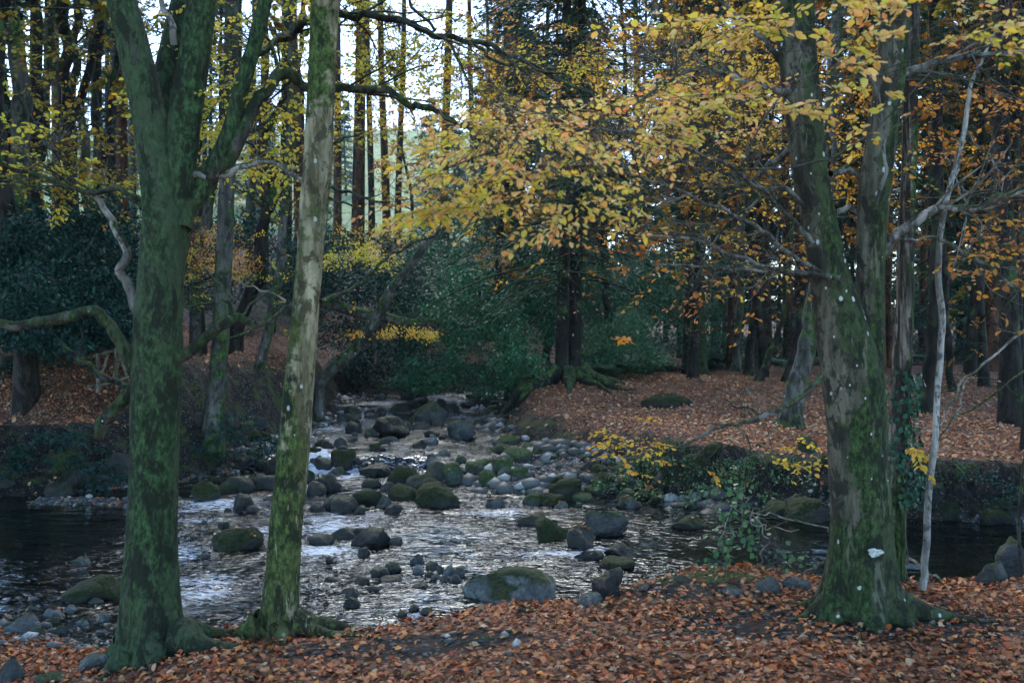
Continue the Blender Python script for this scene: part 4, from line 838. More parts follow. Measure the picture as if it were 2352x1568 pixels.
crown(Ct, CA, [
 ('gold', [(1150, 1800, 20, 330, 6.8, 9.8, 140, .031, dict(L=.5)), (1500, 1800, 130, 330, 6.4, 8, 66, .031), (1500, 1700, 330, 430, 6.6, 8, 26, .034), (1880, 2020, 60, 480, 6.3, 8, 36, .034), (1500, 1830, 420, 660, 6.4, 8.5, 34, .032, dict(nl=7))]),
 ('peach', [(1010, 1620, 215, 330, 4.2, 5.4, 56, .033, dict(L=.34, maxlink=1.2)), (1080, 1500, 290, 410, 3.9, 4.8, 46, .033, dict(L=.32, maxlink=1.2)), (930, 1350, 370, 490, 3.9, 4.7, 38, .034, dict(L=.3, maxlink=1.4)), (1560, 1760, 10, 140, 4.6, 5.6, 16, .05), (1740, 2020, 0, 130, 3.8, 5.0, 12, .045, dict(L=.25)), (2020, 2352, -10, 110, 3.9, 5.2, 12, .04, dict(L=.3)), (1600, 1820, 200, 260, 4.5, 5.5, 10, .05)]),
 ('orange', [(1020, 1560, -10, 260, 8, 11, 76, .034, dict(nl=10)), (1850, 2380, 80, 400, 6.6, 9.8, 54, .032), (1450, 1850, 540, 660, 5.8, 8, 30, .045, dict(nl=7)), (1430, 1640, 768, 805, 7.6, 8.6, 16, .045, dict(L=.3, tilt=.2) if False else dict(L=.3)), (1730, 1860, 690, 790, 6.4, 7.4, 7, .045, dict(nl=6)), (2150, 2360, 480, 660, 5.6, 7.6, 20, .045, dict(nl=6)), (1120, 1500, 520, 640, 7.2, 9, 12, .03, dict(nl=6))]),
 ('gold', [(1390, 1900, 990, 1075, 6.6, 7.8, 20, .038, dict(L=.28, nl=9)), (1380, 1560, 965, 1040, 7.0, 8.0, 8, .038, dict(L=.25)), (2070, 2110, 1010, 1080, 6.3, 6.8, 3, .05, dict(L=.2)), (1480, 2360, -500, -60, 4.6, 8, 110, .055)])])

# --- D: furrowed trunk with ivy behind C; E: thin whitish stem
b0 = at_base(2062, 1345, 7.0); D = empty('ash_tree', b0, 'straight tree with deeply furrowed bark and ivy, right behind the forked tree', 'tree')
mb = MB(); DA = []
p, r = stem(mb, [(2052, 1370, 58), (2054, 1300, 50), (2060, 1100, 46), (2068, 900, 44), (2078, 700, 40), (2084, 500, 38), (2090, 300, 34), (2096, 100, 32), (2100, -10, 30)], 7.0, 36, 20, .10, 7, 71, (.1, .5, 3, 0), ext=3); DA += list(p[80:])
mb.build('trunk', M['barkD'], D)
lc = LC(); mbi = MB()
for k in range(420):
    v_ = 850+310*rng.random()**1.0; a = P(2066+(1000-v_)*.03+rng.normal()*9+10, v_, 7.0); th = rng.random()*math.pi*1.1-math.pi*.9
    rr_ = .074+.03*rng.random(); q = np.array([a[0]+rr_*math.cos(th), a[1]+rr_*math.sin(th), a[2]])
    nn = np.array([math.cos(th), math.sin(th), .3])+rng.normal(size=3)*.3; lc.add(q, -UP+rng.normal(size=3)*.5, nn, (.03+.015*rng.random()))
lc.build('ivy_leaves', M['ivy'], D, asp=.85)
tube(mbi, ppath([(2085, 1290, 4), (2080, 1150, 4), (2090, 1000, 4), (2082, 880, 3)], 6.92, 8, .03, 3)[0], [.006]*25, 5); mbi.build('ivy_stem', M['twig'], D)
crown(D, DA, [('olive', [(2000, 2200, -300, 0, 6.5, 8, 12, .05)])])
b0 = at_base(2122, 1338, 6.6); E = empty('birch_sapling', b0, 'thin whitish crooked stem standing near the right edge of the bank', 'tree')
mb = MB(); EA = []
p, r = stem(mb, [(2120, 1352, 19), (2124, 1300, 17), (2133, 1150, 16), (2148, 1000, 15), (2155, 880, 14), (2164, 740, 15), (2156, 640, 14), (2160, 540, 13), (2172, 470, 13), (2190, 400, 12), (2215, 300, 11), (2228, 200, 9), (2260, 130, 7), (2290, 60, 5)], 6.6, 12, 8, .05, 10, 81, wob=.009); EA += list(p)
mb.build('trunk', M['birch'], E)
branch(E, [(2172, 470, 9), (2150, 440, 8), (2110, 420, 7), (2085, 395, 5)], 6.6, 'branch', EA, side=4, sl=.3, seed=82)
branch(E, [(2160, 545, 6), (2125, 545, 5), (2080, 550, 4), (2030, 530, 3)], 6.6, 'palebr', EA, side=2, sl=.2, seed=83)
branch(E, [(2215, 300, 7), (2250, 340, 6), (2300, 400, 4)], 6.6, 'palebr', EA, side=4, sl=.3, seed=84)
crown(E, EA, [('orange', [(2140, 2380, 180, 420, 6.2, 7.6, 26, .045, dict(nl=8))])])
# bare sapling twigs at right edge and by the forked tree
b0 = at_base(2352, 1345, 7.4); S = empty('bare_sapling', b0, 'leafless forked sapling with long thin twigs at the right edge', 'sapling')
mb = MB(); SA = []
stem(mb, [(2352, 1350, 10), (2340, 1200, 8), (2362, 1000, 8), (2390, 850, 8), (2400, 700, 7)], 7.4, 6, 8, seed=91)
mb.build('trunk', M['branch'], S)
for i, pl in enumerate([[(2385, 735, 6), (2330, 775, 6), (2270, 830, 5.5), (2215, 870, 5), (2180, 930, 4), (2160, 975, 3)], [(2215, 870, 4), (2205, 930, 3.5), (2190, 960, 3), (2170, 990, 2)], [(2385, 820, 5), (2300, 890, 4), (2250, 930, 4), (2195, 955, 3.5), (2160, 1000, 3), (2120, 1060, 2)], [(2376, 910, 4), (2330, 900, 3), (2270, 870, 3), (2150, 905, 2)]]):
    branch(S, pl, 7.2, 'palebr' if i < 2 else 'branch', SA, ns=6, seed=92+i, side=2, sl=.2)
b0 = at_base(1700, 1352, 7.0); S = empty('sapling', b0, 'spindly sapling with round green leaves over the dark water left of the forked tree', 'sapling')
mb = MB(); lc = LC()
for i, pl in enumerate([[(1905, 1222, 4), (1860, 1205, 4), (1790, 1190, 4), (1730, 1172, 3.5), (1680, 1170, 3)], [(1900, 1285, 4.5), (1860, 1300, 4), (1835, 1320, 4), (1805, 1345, 3)], [(1722, 1172, 3.5), (1712, 1140, 3), (1705, 1110, 2.5)], [(1725, 1175, 3), (1735, 1200, 3), (1780, 1218, 3), (1840, 1206, 2)],
      [(1700, 1352, 6), (1740, 1310, 5), (1800, 1302, 4.5), (1830, 1290, 4)], [(1720, 1330, 4.5), (1750, 1270, 4), (1765, 1230, 3.5), (1725, 1175, 3)], [(1690, 1350, 4), (1670, 1290, 3), (1660, 1230, 3), (1690, 1160, 2)]]):
    pts, rr = ppath(pl, 6.9, 8, .05, 95+i); tube(mb, pts, rr, 5)
    for _ in range(3): grow(mb, lc, pts[int(rng.random()*len(pts))], unit(1)[0]*[1, 1, .5], .18, .002, 1, 0, .04, ns=3)
mb.build('stem', M['paletwig'], S)
for (u, v_, su, sv, n) in [(1680, 1180, 18, 45, 60), (1660, 1250, 18, 35, 36), (1728, 1215, 14, 40, 40), (1640, 1300, 16, 20, 10), (1830, 1290, 20, 18, 20), (1790, 1260, 20, 14, 10), (1700, 1120, 12, 18, 12)]:
    for _ in range(n):
        q = P(u+su*rng.normal(), v_+sv*rng.normal(), 6.9+.15*rng.normal()); lc.add(q, unit(1)[0]-UP*.4, np.array([0, -.5, .8])+rng.normal(size=3)*.5, .034+.016*rng.random())
lc.build('leaves', M['green'], S, asp=.8)
for (x_, y_, a_, L_, lb_) in [(-.3, 5.6, .2, .5, 'thin dark twig lying on the bare soil between the near trees'), (.9, 5.2, 2.6, .35, 'short twig among the leaves at bottom centre'), (1.9, 5.5, .9, .42, 'twig in the leaves before the foot of the forked tree'), (-1.3, 5.1, -.5, .4, 'twig in the leaves right of the thick mossy trunk'), (2.8, 5.9, .1, .6, 'long twig on the leaves at lower right')]:
    t_ = np.linspace(0, 1, 9); xx_ = x_+np.cos(a_+.5*t_)*L_*t_; yy_ = y_+np.sin(a_+.5*t_)*L_*t_; mb = MB(); tube(mb, np.stack([xx_, yy_, tz(xx_, yy_)+.03+.015*np.sin(t_*9)], -1), np.linspace(.006, .002, 9), 5, .2, 30)
    tag(mb.build('twig', M['twig']), lb_, 'twig')
# ------------------------------------------------------------------ middle distance
def pole(name, label, cat, pl, d, mat, group=None, ns=14, amp=.07, seed=0, fl=None, wob=.1, ext=3, base=None, freq=1.6, tw=0, leaf=None, nlf=0, twl=1.6):
    g = at_base(pl[0][0], pl[0][1], d)
    o = empty(name, g, label, cat, group)
    pts, rr = ppath(pl, d, 8, wob*.10, seed)
    pts = np.vstack([[g[0]+(pts[0][0]-g[0])*.5, g[1], g[2]-.25], pts[pts[:, 2] > g[2]+.1]]); rr = np.concatenate([[rr[0]*1.05], rr[-(len(pts)-1):]])
    if ext:
        dr = nrm(pts[-1]-pts[-4]); k = np.linspace(.5, ext, 6)[:, None]; pts = np.vstack([pts, pts[-1]+dr*k]); rr = np.concatenate([rr, rr[-1]*np.linspace(.95, .4, 6)])
    mb = MB(); tube(mb, pts, rr, ns, amp, freq, seed, fl); mb.build('trunk', M[mat], o)
    if tw:
        mb = MB(); lc = LC()
        for k in range(tw):
            i = int((.25+.75*rng.random())*(len(pts)-1)); q = hunit(); q[2] = .35*rng.normal()
            grow(mb, lc, pts[i], q, twl*(.5+rng.random()), max(rr[i]*.22, .006), 2 if leaf else 1, nlf, .055, ns=5, bare=.2)
        mb.build('branches', M['branch'] if mat != 'redbark' else M['darkbark'], o)
        if leaf and lc.p: lc.build('leaves', M[leaf], o)
    return o, pts, rr
# left bank
pole('alder_tree', 'spotted grey trunk between the thick mossy tree and the slim pale one', 'tree', [(488, 975, 46), (493, 930, 42), (506, 800, 38), (512, 650, 38), (520, 450, 36), (527, 250, 32), (532, 60, 30), (534, -20, 28)], 19, 'greybark', seed=101, fl=(.5, .5, 4, 1), tw=10, leaf='lime', nlf=7)
pole('alder_tree', 'thin grey stem leaning right just left of the slim pale tree', 'tree', [(592, 890, 26), (605, 810, 24), (628, 700, 22), (642, 620, 20), (652, 500, 18), (664, 330, 16), (668, 150, 14), (672, -20, 12)], 23, 'greybark', seed=102, fl=(.3, .4, 3, 1), tw=7, leaf='gold', nlf=6)
pole('alder_tree', 'dark crooked mossy trunk writhing behind the slim pale tree', 'tree', [(540, 760, 34), (570, 690, 30), (602, 620, 34), (596, 540, 26), (628, 450, 26), (625, 380, 22), (590, 340, 18), (620, 290, 16), (640, 240, 12)], 26, 'darkbark', seed=103, ext=1, wob=.3, tw=8)
pole('alder_tree', 'grey leaning trunk low on the slope right of the thick mossy tree', 'tree', [(448, 600, 26), (470, 520, 24), (484, 450, 22), (505, 340, 20), (540, 180, 22), (545, 0, 20)], 26, 'greybark', seed=104, tw=4)
LB = [(30, 640, 60, 15, 44, 24, 'greybark'), (90, 560, 75, 80, 30, 26, 'darkbark'), (150, 540, 150, 150, 34, 30, 'darkbark'), (205, 500, 185, 235, 22, 30, 'greybark'), (228, 420, 225, 230, 26, 34, 'darkbark'), (248, 430, 262, 300, 16, 34, 'darkbark'),
      (282, 470, 285, 290, 26, 36, 'redbark'), (125, 520, 190, 235, 20, 27, 'darkbark'), (60, 520, 95, 130, 26, 29, 'greybark'), (170, 480, 172, 178, 22, 38, 'darkbark'), (300, 460, 300, 300, 16, 42, 'greybark'), (10, 560, 5, -10, 30, 32, 'darkbark'),
      (455, 480, 470, 478, 16, 40, 'darkbark'), (575, 470, 576, 580, 18, 42, 'greybark'), (612, 480, 615, 616, 14, 46, 'redbark'), (664, 480, 662, 660, 16, 44, 'darkbark'), (690, 480, 690, 690, 12, 50, 'darkbark')]
LBL = ['grey trunk nearest the left edge', 'dark trunk second from the left edge', 'broad dark trunk among those at upper left', 'pale grey trunk bending right at upper left', 'slender dark trunk before the meadow glimpse at upper left', 'thin dark trunk leaning right close to the thick mossy tree',
       'rusty red trunk just left of the thick mossy tree', 'dark trunk leaning strongly right across the upper left', 'grey trunk slanting right near the left edge', 'distant dark trunk in the upper left stand', 'thin distant grey trunk beside the rusty red one', 'dark trunk cut by the left edge',
       'far dark trunk in the gap right of the mossy fork', 'far grey trunk between mossy limbs', 'far reddish trunk left of the slim pale tree', 'far dark trunk just left of the slim pale tree', 'thinnest far trunk beside the slim pale tree']
for i, ((u0, v0, u1, u2, w, d, mt), lb) in enumerate(zip(LB, LBL)):
    pole('beech_tree', lb, 'tree', [(u0, v0, w), (u0*.4+u1*.6, v0*.55, w*.9), (u1*.5+u2*.5, v0*.25, w*.85), (u2, -20, w*.8)], d, mt, seed=120+i, ns=12, wob=.5, ext=4, tw=6, leaf='olive' if i % 2 == 0 and d < 35 else None, nlf=8, twl=2.4)
# leaning trunk over the stream and the fallen log
pole('leaning_tree', 'dark lichen spotted trunk leaning far right over the head of the stream', 'tree', [(735, 885, 26), (770, 840, 26), (830, 785, 24), (868, 720, 24), (905, 660, 22), (948, 605, 18), (985, 555, 16), (1010, 520, 12), (1030, 470, 9)], 25.5, 'greybark', seed=140, ext=1, wob=.15, tw=4)
def log(label, pl, d, mat, name='fallen_log', cat='log', ns=14, seed=0, amp=.1):
    pts, rr = ppath(pl, d, 8, .05, seed); mb = MB(); tube(mb, pts, rr, ns, amp, 5, seed); mb.add(pts[:1]+np.zeros((1, 3)), np.zeros((0, 3)))
    o = mb.build(name, M[mat], origin=pts[0]); return tag(o, label, cat)
log('fallen trunk lying on the slope behind the leaning tree', [(700, 700, 26, 27), (800, 712, 26, 27.5), (900, 735, 24, 28), (1000, 752, 20, 28.5)], None, 'greybark', seed=3)
log('crooked dead stem standing in the head of the stream', [(1062, 905, 14, 31), (1056, 880, 12, 31), (1050, 840, 10, 31), (1040, 800, 8, 31.2)], None, 'wood', name='dead_stem', cat='dead stem', seed=5)
log('loose stick lying on the gravel bar', [(1190, 1066, 3, 17.3), (1220, 1075, 3, 17), (1255, 1086, 2.5, 16.8)], None, 'wood', name='fallen_stick', cat='stick', ns=6)
log('dark stick in the leaves of the far bank', [(1680, 925, 4, 21.6), (1720, 940, 4, 20.8), (1780, 955, 3, 20.2)], None, 'branch', name='fallen_stick', cat='stick', ns=6)
log('pale stick leaning behind the foot of the forked tree', [(2060, 1278, 7, 8.0), (2100, 1292, 7, 7.8), (2175, 1340, 5, 7.2)], None, 'palebr', name='fallen_stick', cat='stick', ns=6)
# rustic fence
fb = at_base(235, 870, 17.5); fe = empty('wooden_fence', fb, 'weathered rustic footbridge fence of crossed poles behind the thick mossy tree at left', 'fence')
for pl, nm in [([(190, 822, 8), (215, 818, 9), (300, 790, 8)], 'rail'), ([(205, 888, 8), (250, 880, 8), (300, 862, 8)], 'rail'), ([(228, 812, 9), (226, 900, 9)], 'post'), ([(268, 800, 9), (270, 895, 9)], 'post'), ([(252, 815, 7), (230, 870, 7)], 'brace'), ([(275, 808, 7), (295, 868, 7)], 'brace'), ([(288, 796, 7), (262, 868, 7)], 'brace')]:
    mb = MB(); pts, rr = ppath(pl, 17.5, 5, .02, 1); tube(mb, pts, rr, 8, .05, 9); mb.build(nm, M['wood'], fe)
# --- twin conifer on the far bank
cbse = at_base(1300, 882, 27.5); CF = empty('conifer_tree', cbse, 'dark twin stemmed conifer on the mound beside the stream with spreading roots', 'tree'); mb = MB(); FA = []
p1, r1 = ppath([(1296, 900, 52), (1292, 870, 36), (1291, 780, 30), (1293, 640, 28), (1298, 480, 26), (1300, 300, 24), (1302, 100, 22), (1302, -40, 20)], 27.5, 8)
p2, r2 = ppath([(1316, 900, 52), (1318, 865, 36), (1320, 780, 32), (1322, 640, 30), (1326, 480, 26), (1332, 300, 22), (1336, 100, 20), (1338, -40, 18)], 27.9, 8)
for p_, r_ in ((p1, r1), (p2, r2)): tube(mb, p_, r_, 16, .1, 2, 5, (.5, .5, 5, 0)); FA += list(p_)
for k, (a, L, r_) in enumerate([(-2.6, 4.2, .16), (-2.9, 3.6, .14), (-2.2, 3.6, .13), (-1.6, 2.4, .12), (-.6, 2.6, .15), (0.1, 2.2, .14), (3.1, 3.0, .13), (-1.1, 2.6, .1)]): root(mb, cbse+[.2*math.cos(a), .2*math.sin(a), .25], a, L, r_, k+50)
mb.build('trunk', M['darkbark'], CF)
def needle_branch(mb, lc, p, d, L, r, n, sz=.16, droop=.35):
    t = np.linspace(0, 1, 8)[:, None]; d = nrm(d); pts = p+d*L*t-UP*droop*L*t*t+rng.normal(size=3)*.08*L*t*t
    tube(mb, pts, np.linspace(r, r*.2, 8), 4)
    k = rng.random(n)*.92+.08; i = np.clip(k*7, 0, 6.99); i0 = i.astype(int); q = pts[i0]+(pts[i0+1]-pts[i0])*(i-i0)[:, None]
    side = nrm(np.cross(d, UP)); off = rng.normal(size=n)*L*.17*(1.1-k*.6)
    q = q+side*off[:, None]-UP*(np.abs(off)*.35+.05*rng.random(n))[:, None]+rng.normal(size=(n, 3))*.04
    dd = d*.7+side*np.sign(off)[:, None]*.8-UP*.35+rng.normal(size=(n, 3))*.3
    lc.add(q, dd, UP+rng.normal(size=(n, 3))*.5, sz*(.6+.8*rng.random(n)))
mb = MB(); lc = LC()
for k in range(120):
    z = 1.9+12.5*rng.random(); i = int(np.argmin(np.abs(p1[:, 2]-z))); q = hunit(); q[2] = -.05
    if z < 3.2: continue
    needle_branch(mb, lc, (p1 if rng.random() < .5 else p2)[i], q, 2.2+3.4*rng.random()*(1.1-z/18), .035, 170, .17)
mb.build('branches', M['darkbark'], CF); lc.build('needles', M['needle'], CF, 'quad', .22)
# shrubs
def shrub(label, u0, u1, v0, v1, d, n, mat, sz=.09, name='evergreen_shrub', cat='shrub', dd=1.6, group=None, asp=.42, stems=6, kind='quad', blobs=26, bs=1.0):
    g = at_base((u0+u1)/2, v1, d); stems = 2 if rdist(np.array([g[0]]), np.array([g[1]]))[0] > .5 and g[2] > P(u0, v1+25, d)[2] else 0
    if not stems: g = P((u0+u1)/2, v1, d+dd*.5)
    o = empty(name, g, label, cat, group); lc = LC(); mb = MB()
    for b_ in range(blobs):
        u = u0+(u1-u0)*rng.random(); tt = rng.random(); v = v0+(v1-v0)*tt
        e = math.sin(math.pi*min(max((u-u0)/(u1-u0), .05), .95))**.6; v = v1-(v1-v)*e
        c = P(u, v, d+dd*(rng.random()-.5)); m_ = n//blobs; rad = (.28+.3*rng.random())*bs
        q = rng.normal(size=(m_, 3))*np.array([rad, rad, rad*.45])*.6+c
        out = nrm(c-np.array([g[0], g[1], g[2]]))
        lc.add(q, out+rng.normal(size=(m_, 3))*.7-UP*.3, UP+rng.normal(size=(m_, 3))*.55, sz*(.6+.8*rng.random(m_)))
        if b_ < stems*2: link(mb, g+rng.normal(size=3)*[.3, .3, 0], c, .03, .006, .05)
    mb.build('stems', M['branch'], o); lc.build('foliage', M[mat], o, kind, asp); return o
shrub('large dark green yew drooping over the head of the stream', 925, 1215, 625, 900, 29.5, 17000, 'yew', .12, 'yew_tree', 'yew', 3, blobs=110, bs=1.0)
shrub('low green yew boughs at the left foot of the twin conifer', 1130, 1245, 800, 875, 26.6, 2600, 'yew', .10, 'yew_tree', 'yew', 1, blobs=22, bs=.6)
SH = [(930, 1180, 490, 730, 38, 'yew', 'tall evergreen thicket rising behind the drooping yew'), (1170, 1290, 600, 800, 33, 'yew', 'evergreen bush close behind the left stem of the twin conifer'), (960, 1130, 600, 780, 34, 'yew', 'middle evergreen bush between the leaning trunk and the twin conifer'), (1330, 1440, 560, 790, 41, 'yew', 'far dark green bush seen just right of the twin conifer'), (1840, 1960, 640, 820, 48, 'rhodo', 'far dim bush seen through the gap below the fork'), (2180, 2400, 560, 760, 52, 'needle', 'far evergreen thicket behind the right edge trunks'), (420, 700, 480, 700, 30, 'rhodo', 'dark shrub thicket on the slope between the mossy tree and slim pale tree'), (730, 960, 500, 700, 33, 'rhodo', 'broad evergreen thicket on the slope behind the leaning trunk'), (740, 960, 620, 800, 30, 'rhodo', 'shadowy evergreen bush below the leaning trunk'), (880, 1120, 520, 720, 36, 'yew', 'dark evergreen mass left of the twin conifer'),
      (0, 160, 470, 660, 19, 'rhodo', 'rhododendron thicket at the left edge of the hillside'), (120, 330, 450, 640, 20, 'rhodo', 'bluish green rhododendron behind the pale branch'), (0, 180, 600, 800, 17, 'rhodo', 'lower rhododendron bush at the left edge'), (150, 330, 600, 770, 18, 'rhodo', 'rhododendron left of the mossy trunk above the fence'),
      (-20, 170, 720, 870, 21, 'rhodo', 'lowest rhododendron at the left edge above the leafy shelf'), (140, 320, 700, 800, 22, 'rhodo', 'rhododendron just above the rustic fence'), (1100, 1300, 480, 680, 34, 'needle', 'dark conifer boughs just behind the twin conifer'), (1420, 1600, 560, 800, 38, 'yew', 'tall green shrub mass right of the twin conifer'), (1480, 1700, 620, 830, 42, 'yew', 'evergreen thicket behind the little stone heap'), (1350, 1500, 720, 850, 31, 'fern', 'bright ferny bush right of the twin conifer foot'),
      (1600, 1900, 700, 850, 46, 'rhodo', 'grey green undergrowth behind the leaning stems of the far bank'), (1990, 2360, 690, 850, 44, 'rhodo', 'low undergrowth in the shade at far right'), (740, 1000, 780, 900, 37, 'rhodo', 'deep shaded bush at the far end of the stream'), (960, 1260, 420, 560, 44, 'needle', 'conifer thicket under the bright gap'),
      (1400, 1700, 480, 640, 50, 'needle', 'dark evergreen wall behind the orange leaves'), (640, 780, 540, 680, 27, 'rhodo', 'glossy shrub right behind the slim pale trunk')]
for (u0, u1, v0, v1, d, mt, lb) in SH: shrub(lb, u0, u1, v0, v1, d, int(6500*(1 if d > 22 else 1.3)), mt, .11*(d/30)**.5+.02, 'evergreen_shrub', 'shrub', 3, blobs=70, bs=(d/26)**.7, asp=.4)
shrub('thin layer of golden leaves on a small bush behind the leaning trunk', 800, 1000, 752, 775, 24, 900, 'gold', .06, 'small_beech', 'bush', 1, asp=.6, blobs=22, stems=2, bs=.5)
shrub('yellow leaved bough right of the slim pale trunk', 735, 900, 560, 612, 16, 900, 'lime', .05, 'small_beech', 'bush', 1, asp=.6, blobs=26, stems=2, bs=.4)
shrub('golden sapling crown glowing low in the meadow gap', 760, 960, 520, 560, 40, 1500, 'gold', .10, 'small_beech', 'bush', 2, asp=.6, blobs=30, stems=3)
shrub('rusty bracken on the slope between the two left trees', 430, 560, 520, 640, 24, 1800, 'orange', .07, 'bracken', 'bracken', 2, asp=.4, blobs=30, stems=0)
for (u0, u1, v0, v1) in ((1380, 1660, 1040, 1140), (1560, 1900, 1040, 1160), (2040, 2352, 1060, 1170)):
    shrub(['trailing greenery hanging over the undercut bank below the yellow leaves', 'tangle of green plants over the bank left of the forked tree', 'shaded greenery on the bank right of the furrowed trunk'][[1380, 1560, 2040].index(u0)], u0, u1, v0, v1, [15.6, 14.8, 13.9][[1380, 1560, 2040].index(u0)], 1100, 'green' if u0 < 2000 else 'rhodo', .06, 'bank_plants', 'bank plants', .8, asp=.4, blobs=40, stems=0, bs=.35)
mb = MB(); cand = []
xs_ = rng.random(26000)*13-1.2; ys_ = 13.4+rng.random(26000)*12; sd_ = rdist(xs_, ys_); k_ = (sd_ > .30) & (sd_ < .55) & (tz(xs_, ys_) > wz(xs_, ys_)+.3)
xs_, ys_ = xs_[k_][:520], ys_[k_][:520]; GX = rdist(xs_+.1, ys_)-rdist(xs_-.1, ys_); GY = rdist(xs_, ys_+.1)-rdist(xs_, ys_-.1)
for x_, y_, gx_, gy_ in zip(xs_, ys_, GX, GY):
    g_ = np.array([gx_, gy_]); g_ /= np.linalg.norm(g_)+1e-6
    L_ = .3+.55*rng.random(); t_ = np.linspace(0, 1, 7); sw = rng.normal()*.3
    px = x_-g_[0]*L_*.8*t_**.8+g_[1]*sw*t_*L_; py = y_-g_[1]*L_*.8*t_**.8-g_[0]*sw*t_*L_
    pz = np.maximum(tz1(x_, y_)+.02-L_*t_**1.6, tz(px, py)+.01)
    tube(mb, np.stack([px, py, pz], -1), np.linspace(.004+.011*rng.random()**2, .002, 7), 4)
tag(mb.build('hanging_roots', M['darkbark']), 'tangle of bare roots hanging down the undercut far bank', 'roots', kind='stuff')
shrub('dim plants hanging over the dark far shore left of the thick mossy tree', -20, 290, 985, 1140, 16.6, 3200, 'rhodo', .07, 'bank_plants', 'bank plants', 1.0, asp=.4, blobs=50, stems=0, bs=.4)
shrub('dark greenery over the rocks of the left side of the stream', 420, 640, 930, 1060, 18.6, 2200, 'rhodo', .07, 'bank_plants', 'bank plants', 1.0, asp=.4, blobs=36, stems=0, bs=.35)
# ferns
def fern(u, v, d, s, lb):
    g = at_base(u, v, d); o = empty('fern', g, lb, 'fern', 'ferns right of the twin conifer'); mb = MB(); lc = LC()
    for k in range(12):
        a = k/12*6.28+rng.random()*.4; dh = np.array([math.cos(a), math.sin(a), 0]); L = s*(.7+.5*rng.random())
        t = np.linspace(0, 1, 20)[:, None]; pts = g+dh*L*t*.9+UP*(L*.95*t-L*.75*t*t); tube(mb, pts[::3], np.linspace(.008, .002, 7)*s, 3)
        sd = np.array([-dh[1], dh[0], 0]); tt = t[1:, 0]
        for sg in (1, -1): lc.add(pts[1:], sd*sg+dh*.35-UP*.15+0*pts[1:], UP+dh*.3+0*pts[1:], L*.30*np.sin(math.pi*(.12+.86*tt))**.8)
    mb.build('stems', M['fern'], o); lc.build('fronds', M['fern'], o, 'quad', .28)
for (u, v_, d, s) in [(1400, 850, 31, 1.6), (1440, 845, 33, 1.7), (1365, 855, 30, 1.3), (1475, 830, 35, 1.6), (1420, 800, 35, 1.8), (1390, 830, 33, 1.6), (1540, 840, 38, 1.3), (1570, 835, 40, 1.4), (1680, 838, 41, 1.5), (1750, 838, 42, 1.4), (1800, 835, 42, 1.5), (1230, 850, 29.5, 1.2), (1640, 835, 42, 1.4), (1180, 850, 31, 1.2), (1870, 830, 44, 1.5), (2060, 830, 42, 1.6), (2140, 825, 45, 1.7)]:
    fern(u, v_, d, s, 'arching green fern in the undergrowth of the far bank')
# right plateau trees
RT = [('mossy flared trunk beside the small heap of stones', [(1610, 862, 40), (1609, 840, 30), (1606, 760, 27), (1604, 600, 25), (1606, 400, 22), (1606, 0, 18)], 35, 'barkA', 6),
      ('pale grey trunk standing behind the far leaf covered ground', [(1692, 860, 22), (1694, 800, 18), (1700, 640, 17), (1704, 400, 16), (1712, 0, 14)], 37, 'greybark', 3),
      ('mossy trunk close right of the pale grey one', [(1722, 862, 24), (1726, 800, 20), (1738, 640, 19), (1742, 400, 18), (1748, 0, 16)], 36, 'darkbark', 3),
      ('thin black stem leaning far to the right on the far bank', [(1738, 875, 18), (1760, 830, 15), (1786, 780, 13), (1800, 720, 11), (1808, 620, 9), (1825, 480, 8)], 31, 'darkbark', 2),
      ('slanting mossy stem left of the leaning flared trunk', [(1804, 876, 20), (1815, 830, 16), (1832, 770, 15), (1846, 690, 13), (1862, 500, 12), (1880, 200, 10)], 31, 'darkbark', 3),
      ('dark flared mossy trunk leaning right just behind the forked tree', [(1812, 985, 66), (1818, 950, 50), (1832, 880, 46), (1850, 800, 42), (1866, 720, 38), (1890, 560, 34), (1910, 300, 30), (1925, 0, 26)], 18.5, 'greybark', 6),
      ('dark straight trunk right of the furrowed one', [(2130, 952, 36), (2136, 860, 30), (2146, 700, 28), (2150, 500, 26), (2150, 200, 24), (2150, -20, 22)], 21, 'darkbark', 5),
      ('leaning dark trunk behind the thin whitish stem', [(2195, 900, 18), (2180, 830, 15), (2172, 700, 15), (2165, 500, 14), (2150, 200, 12)], 26, 'darkbark', 3),
      ('thin grey trunk in the shade near the right edge', [(2300, 910, 18), (2302, 800, 14), (2300, 640, 13), (2302, 400, 12), (2290, 100, 10)], 25, 'greybark', 4),
      ('dark trunk hard against the right edge', [(2340, 880, 26), (2338, 700, 22), (2335, 400, 21), (2330, 0, 20)], 30, 'darkbark', 4),
      ('broad dark trunk between furrowed and whitish stems', [(2040, 860, 20), (2040, 700, 18), (2042, 400, 17), (2045, 0, 15)], 38, 'redbark', 3)]
for i, (lb, pl, d, mt, tw) in enumerate(RT): pole('beech_tree', lb, 'tree', pl, d, mt, seed=160+i, fl=(.4, .6, 5, i), tw=tw, leaf='orange' if i in (4, 6, 8, 5) else None, nlf=8, wob=.25, twl=2.6)

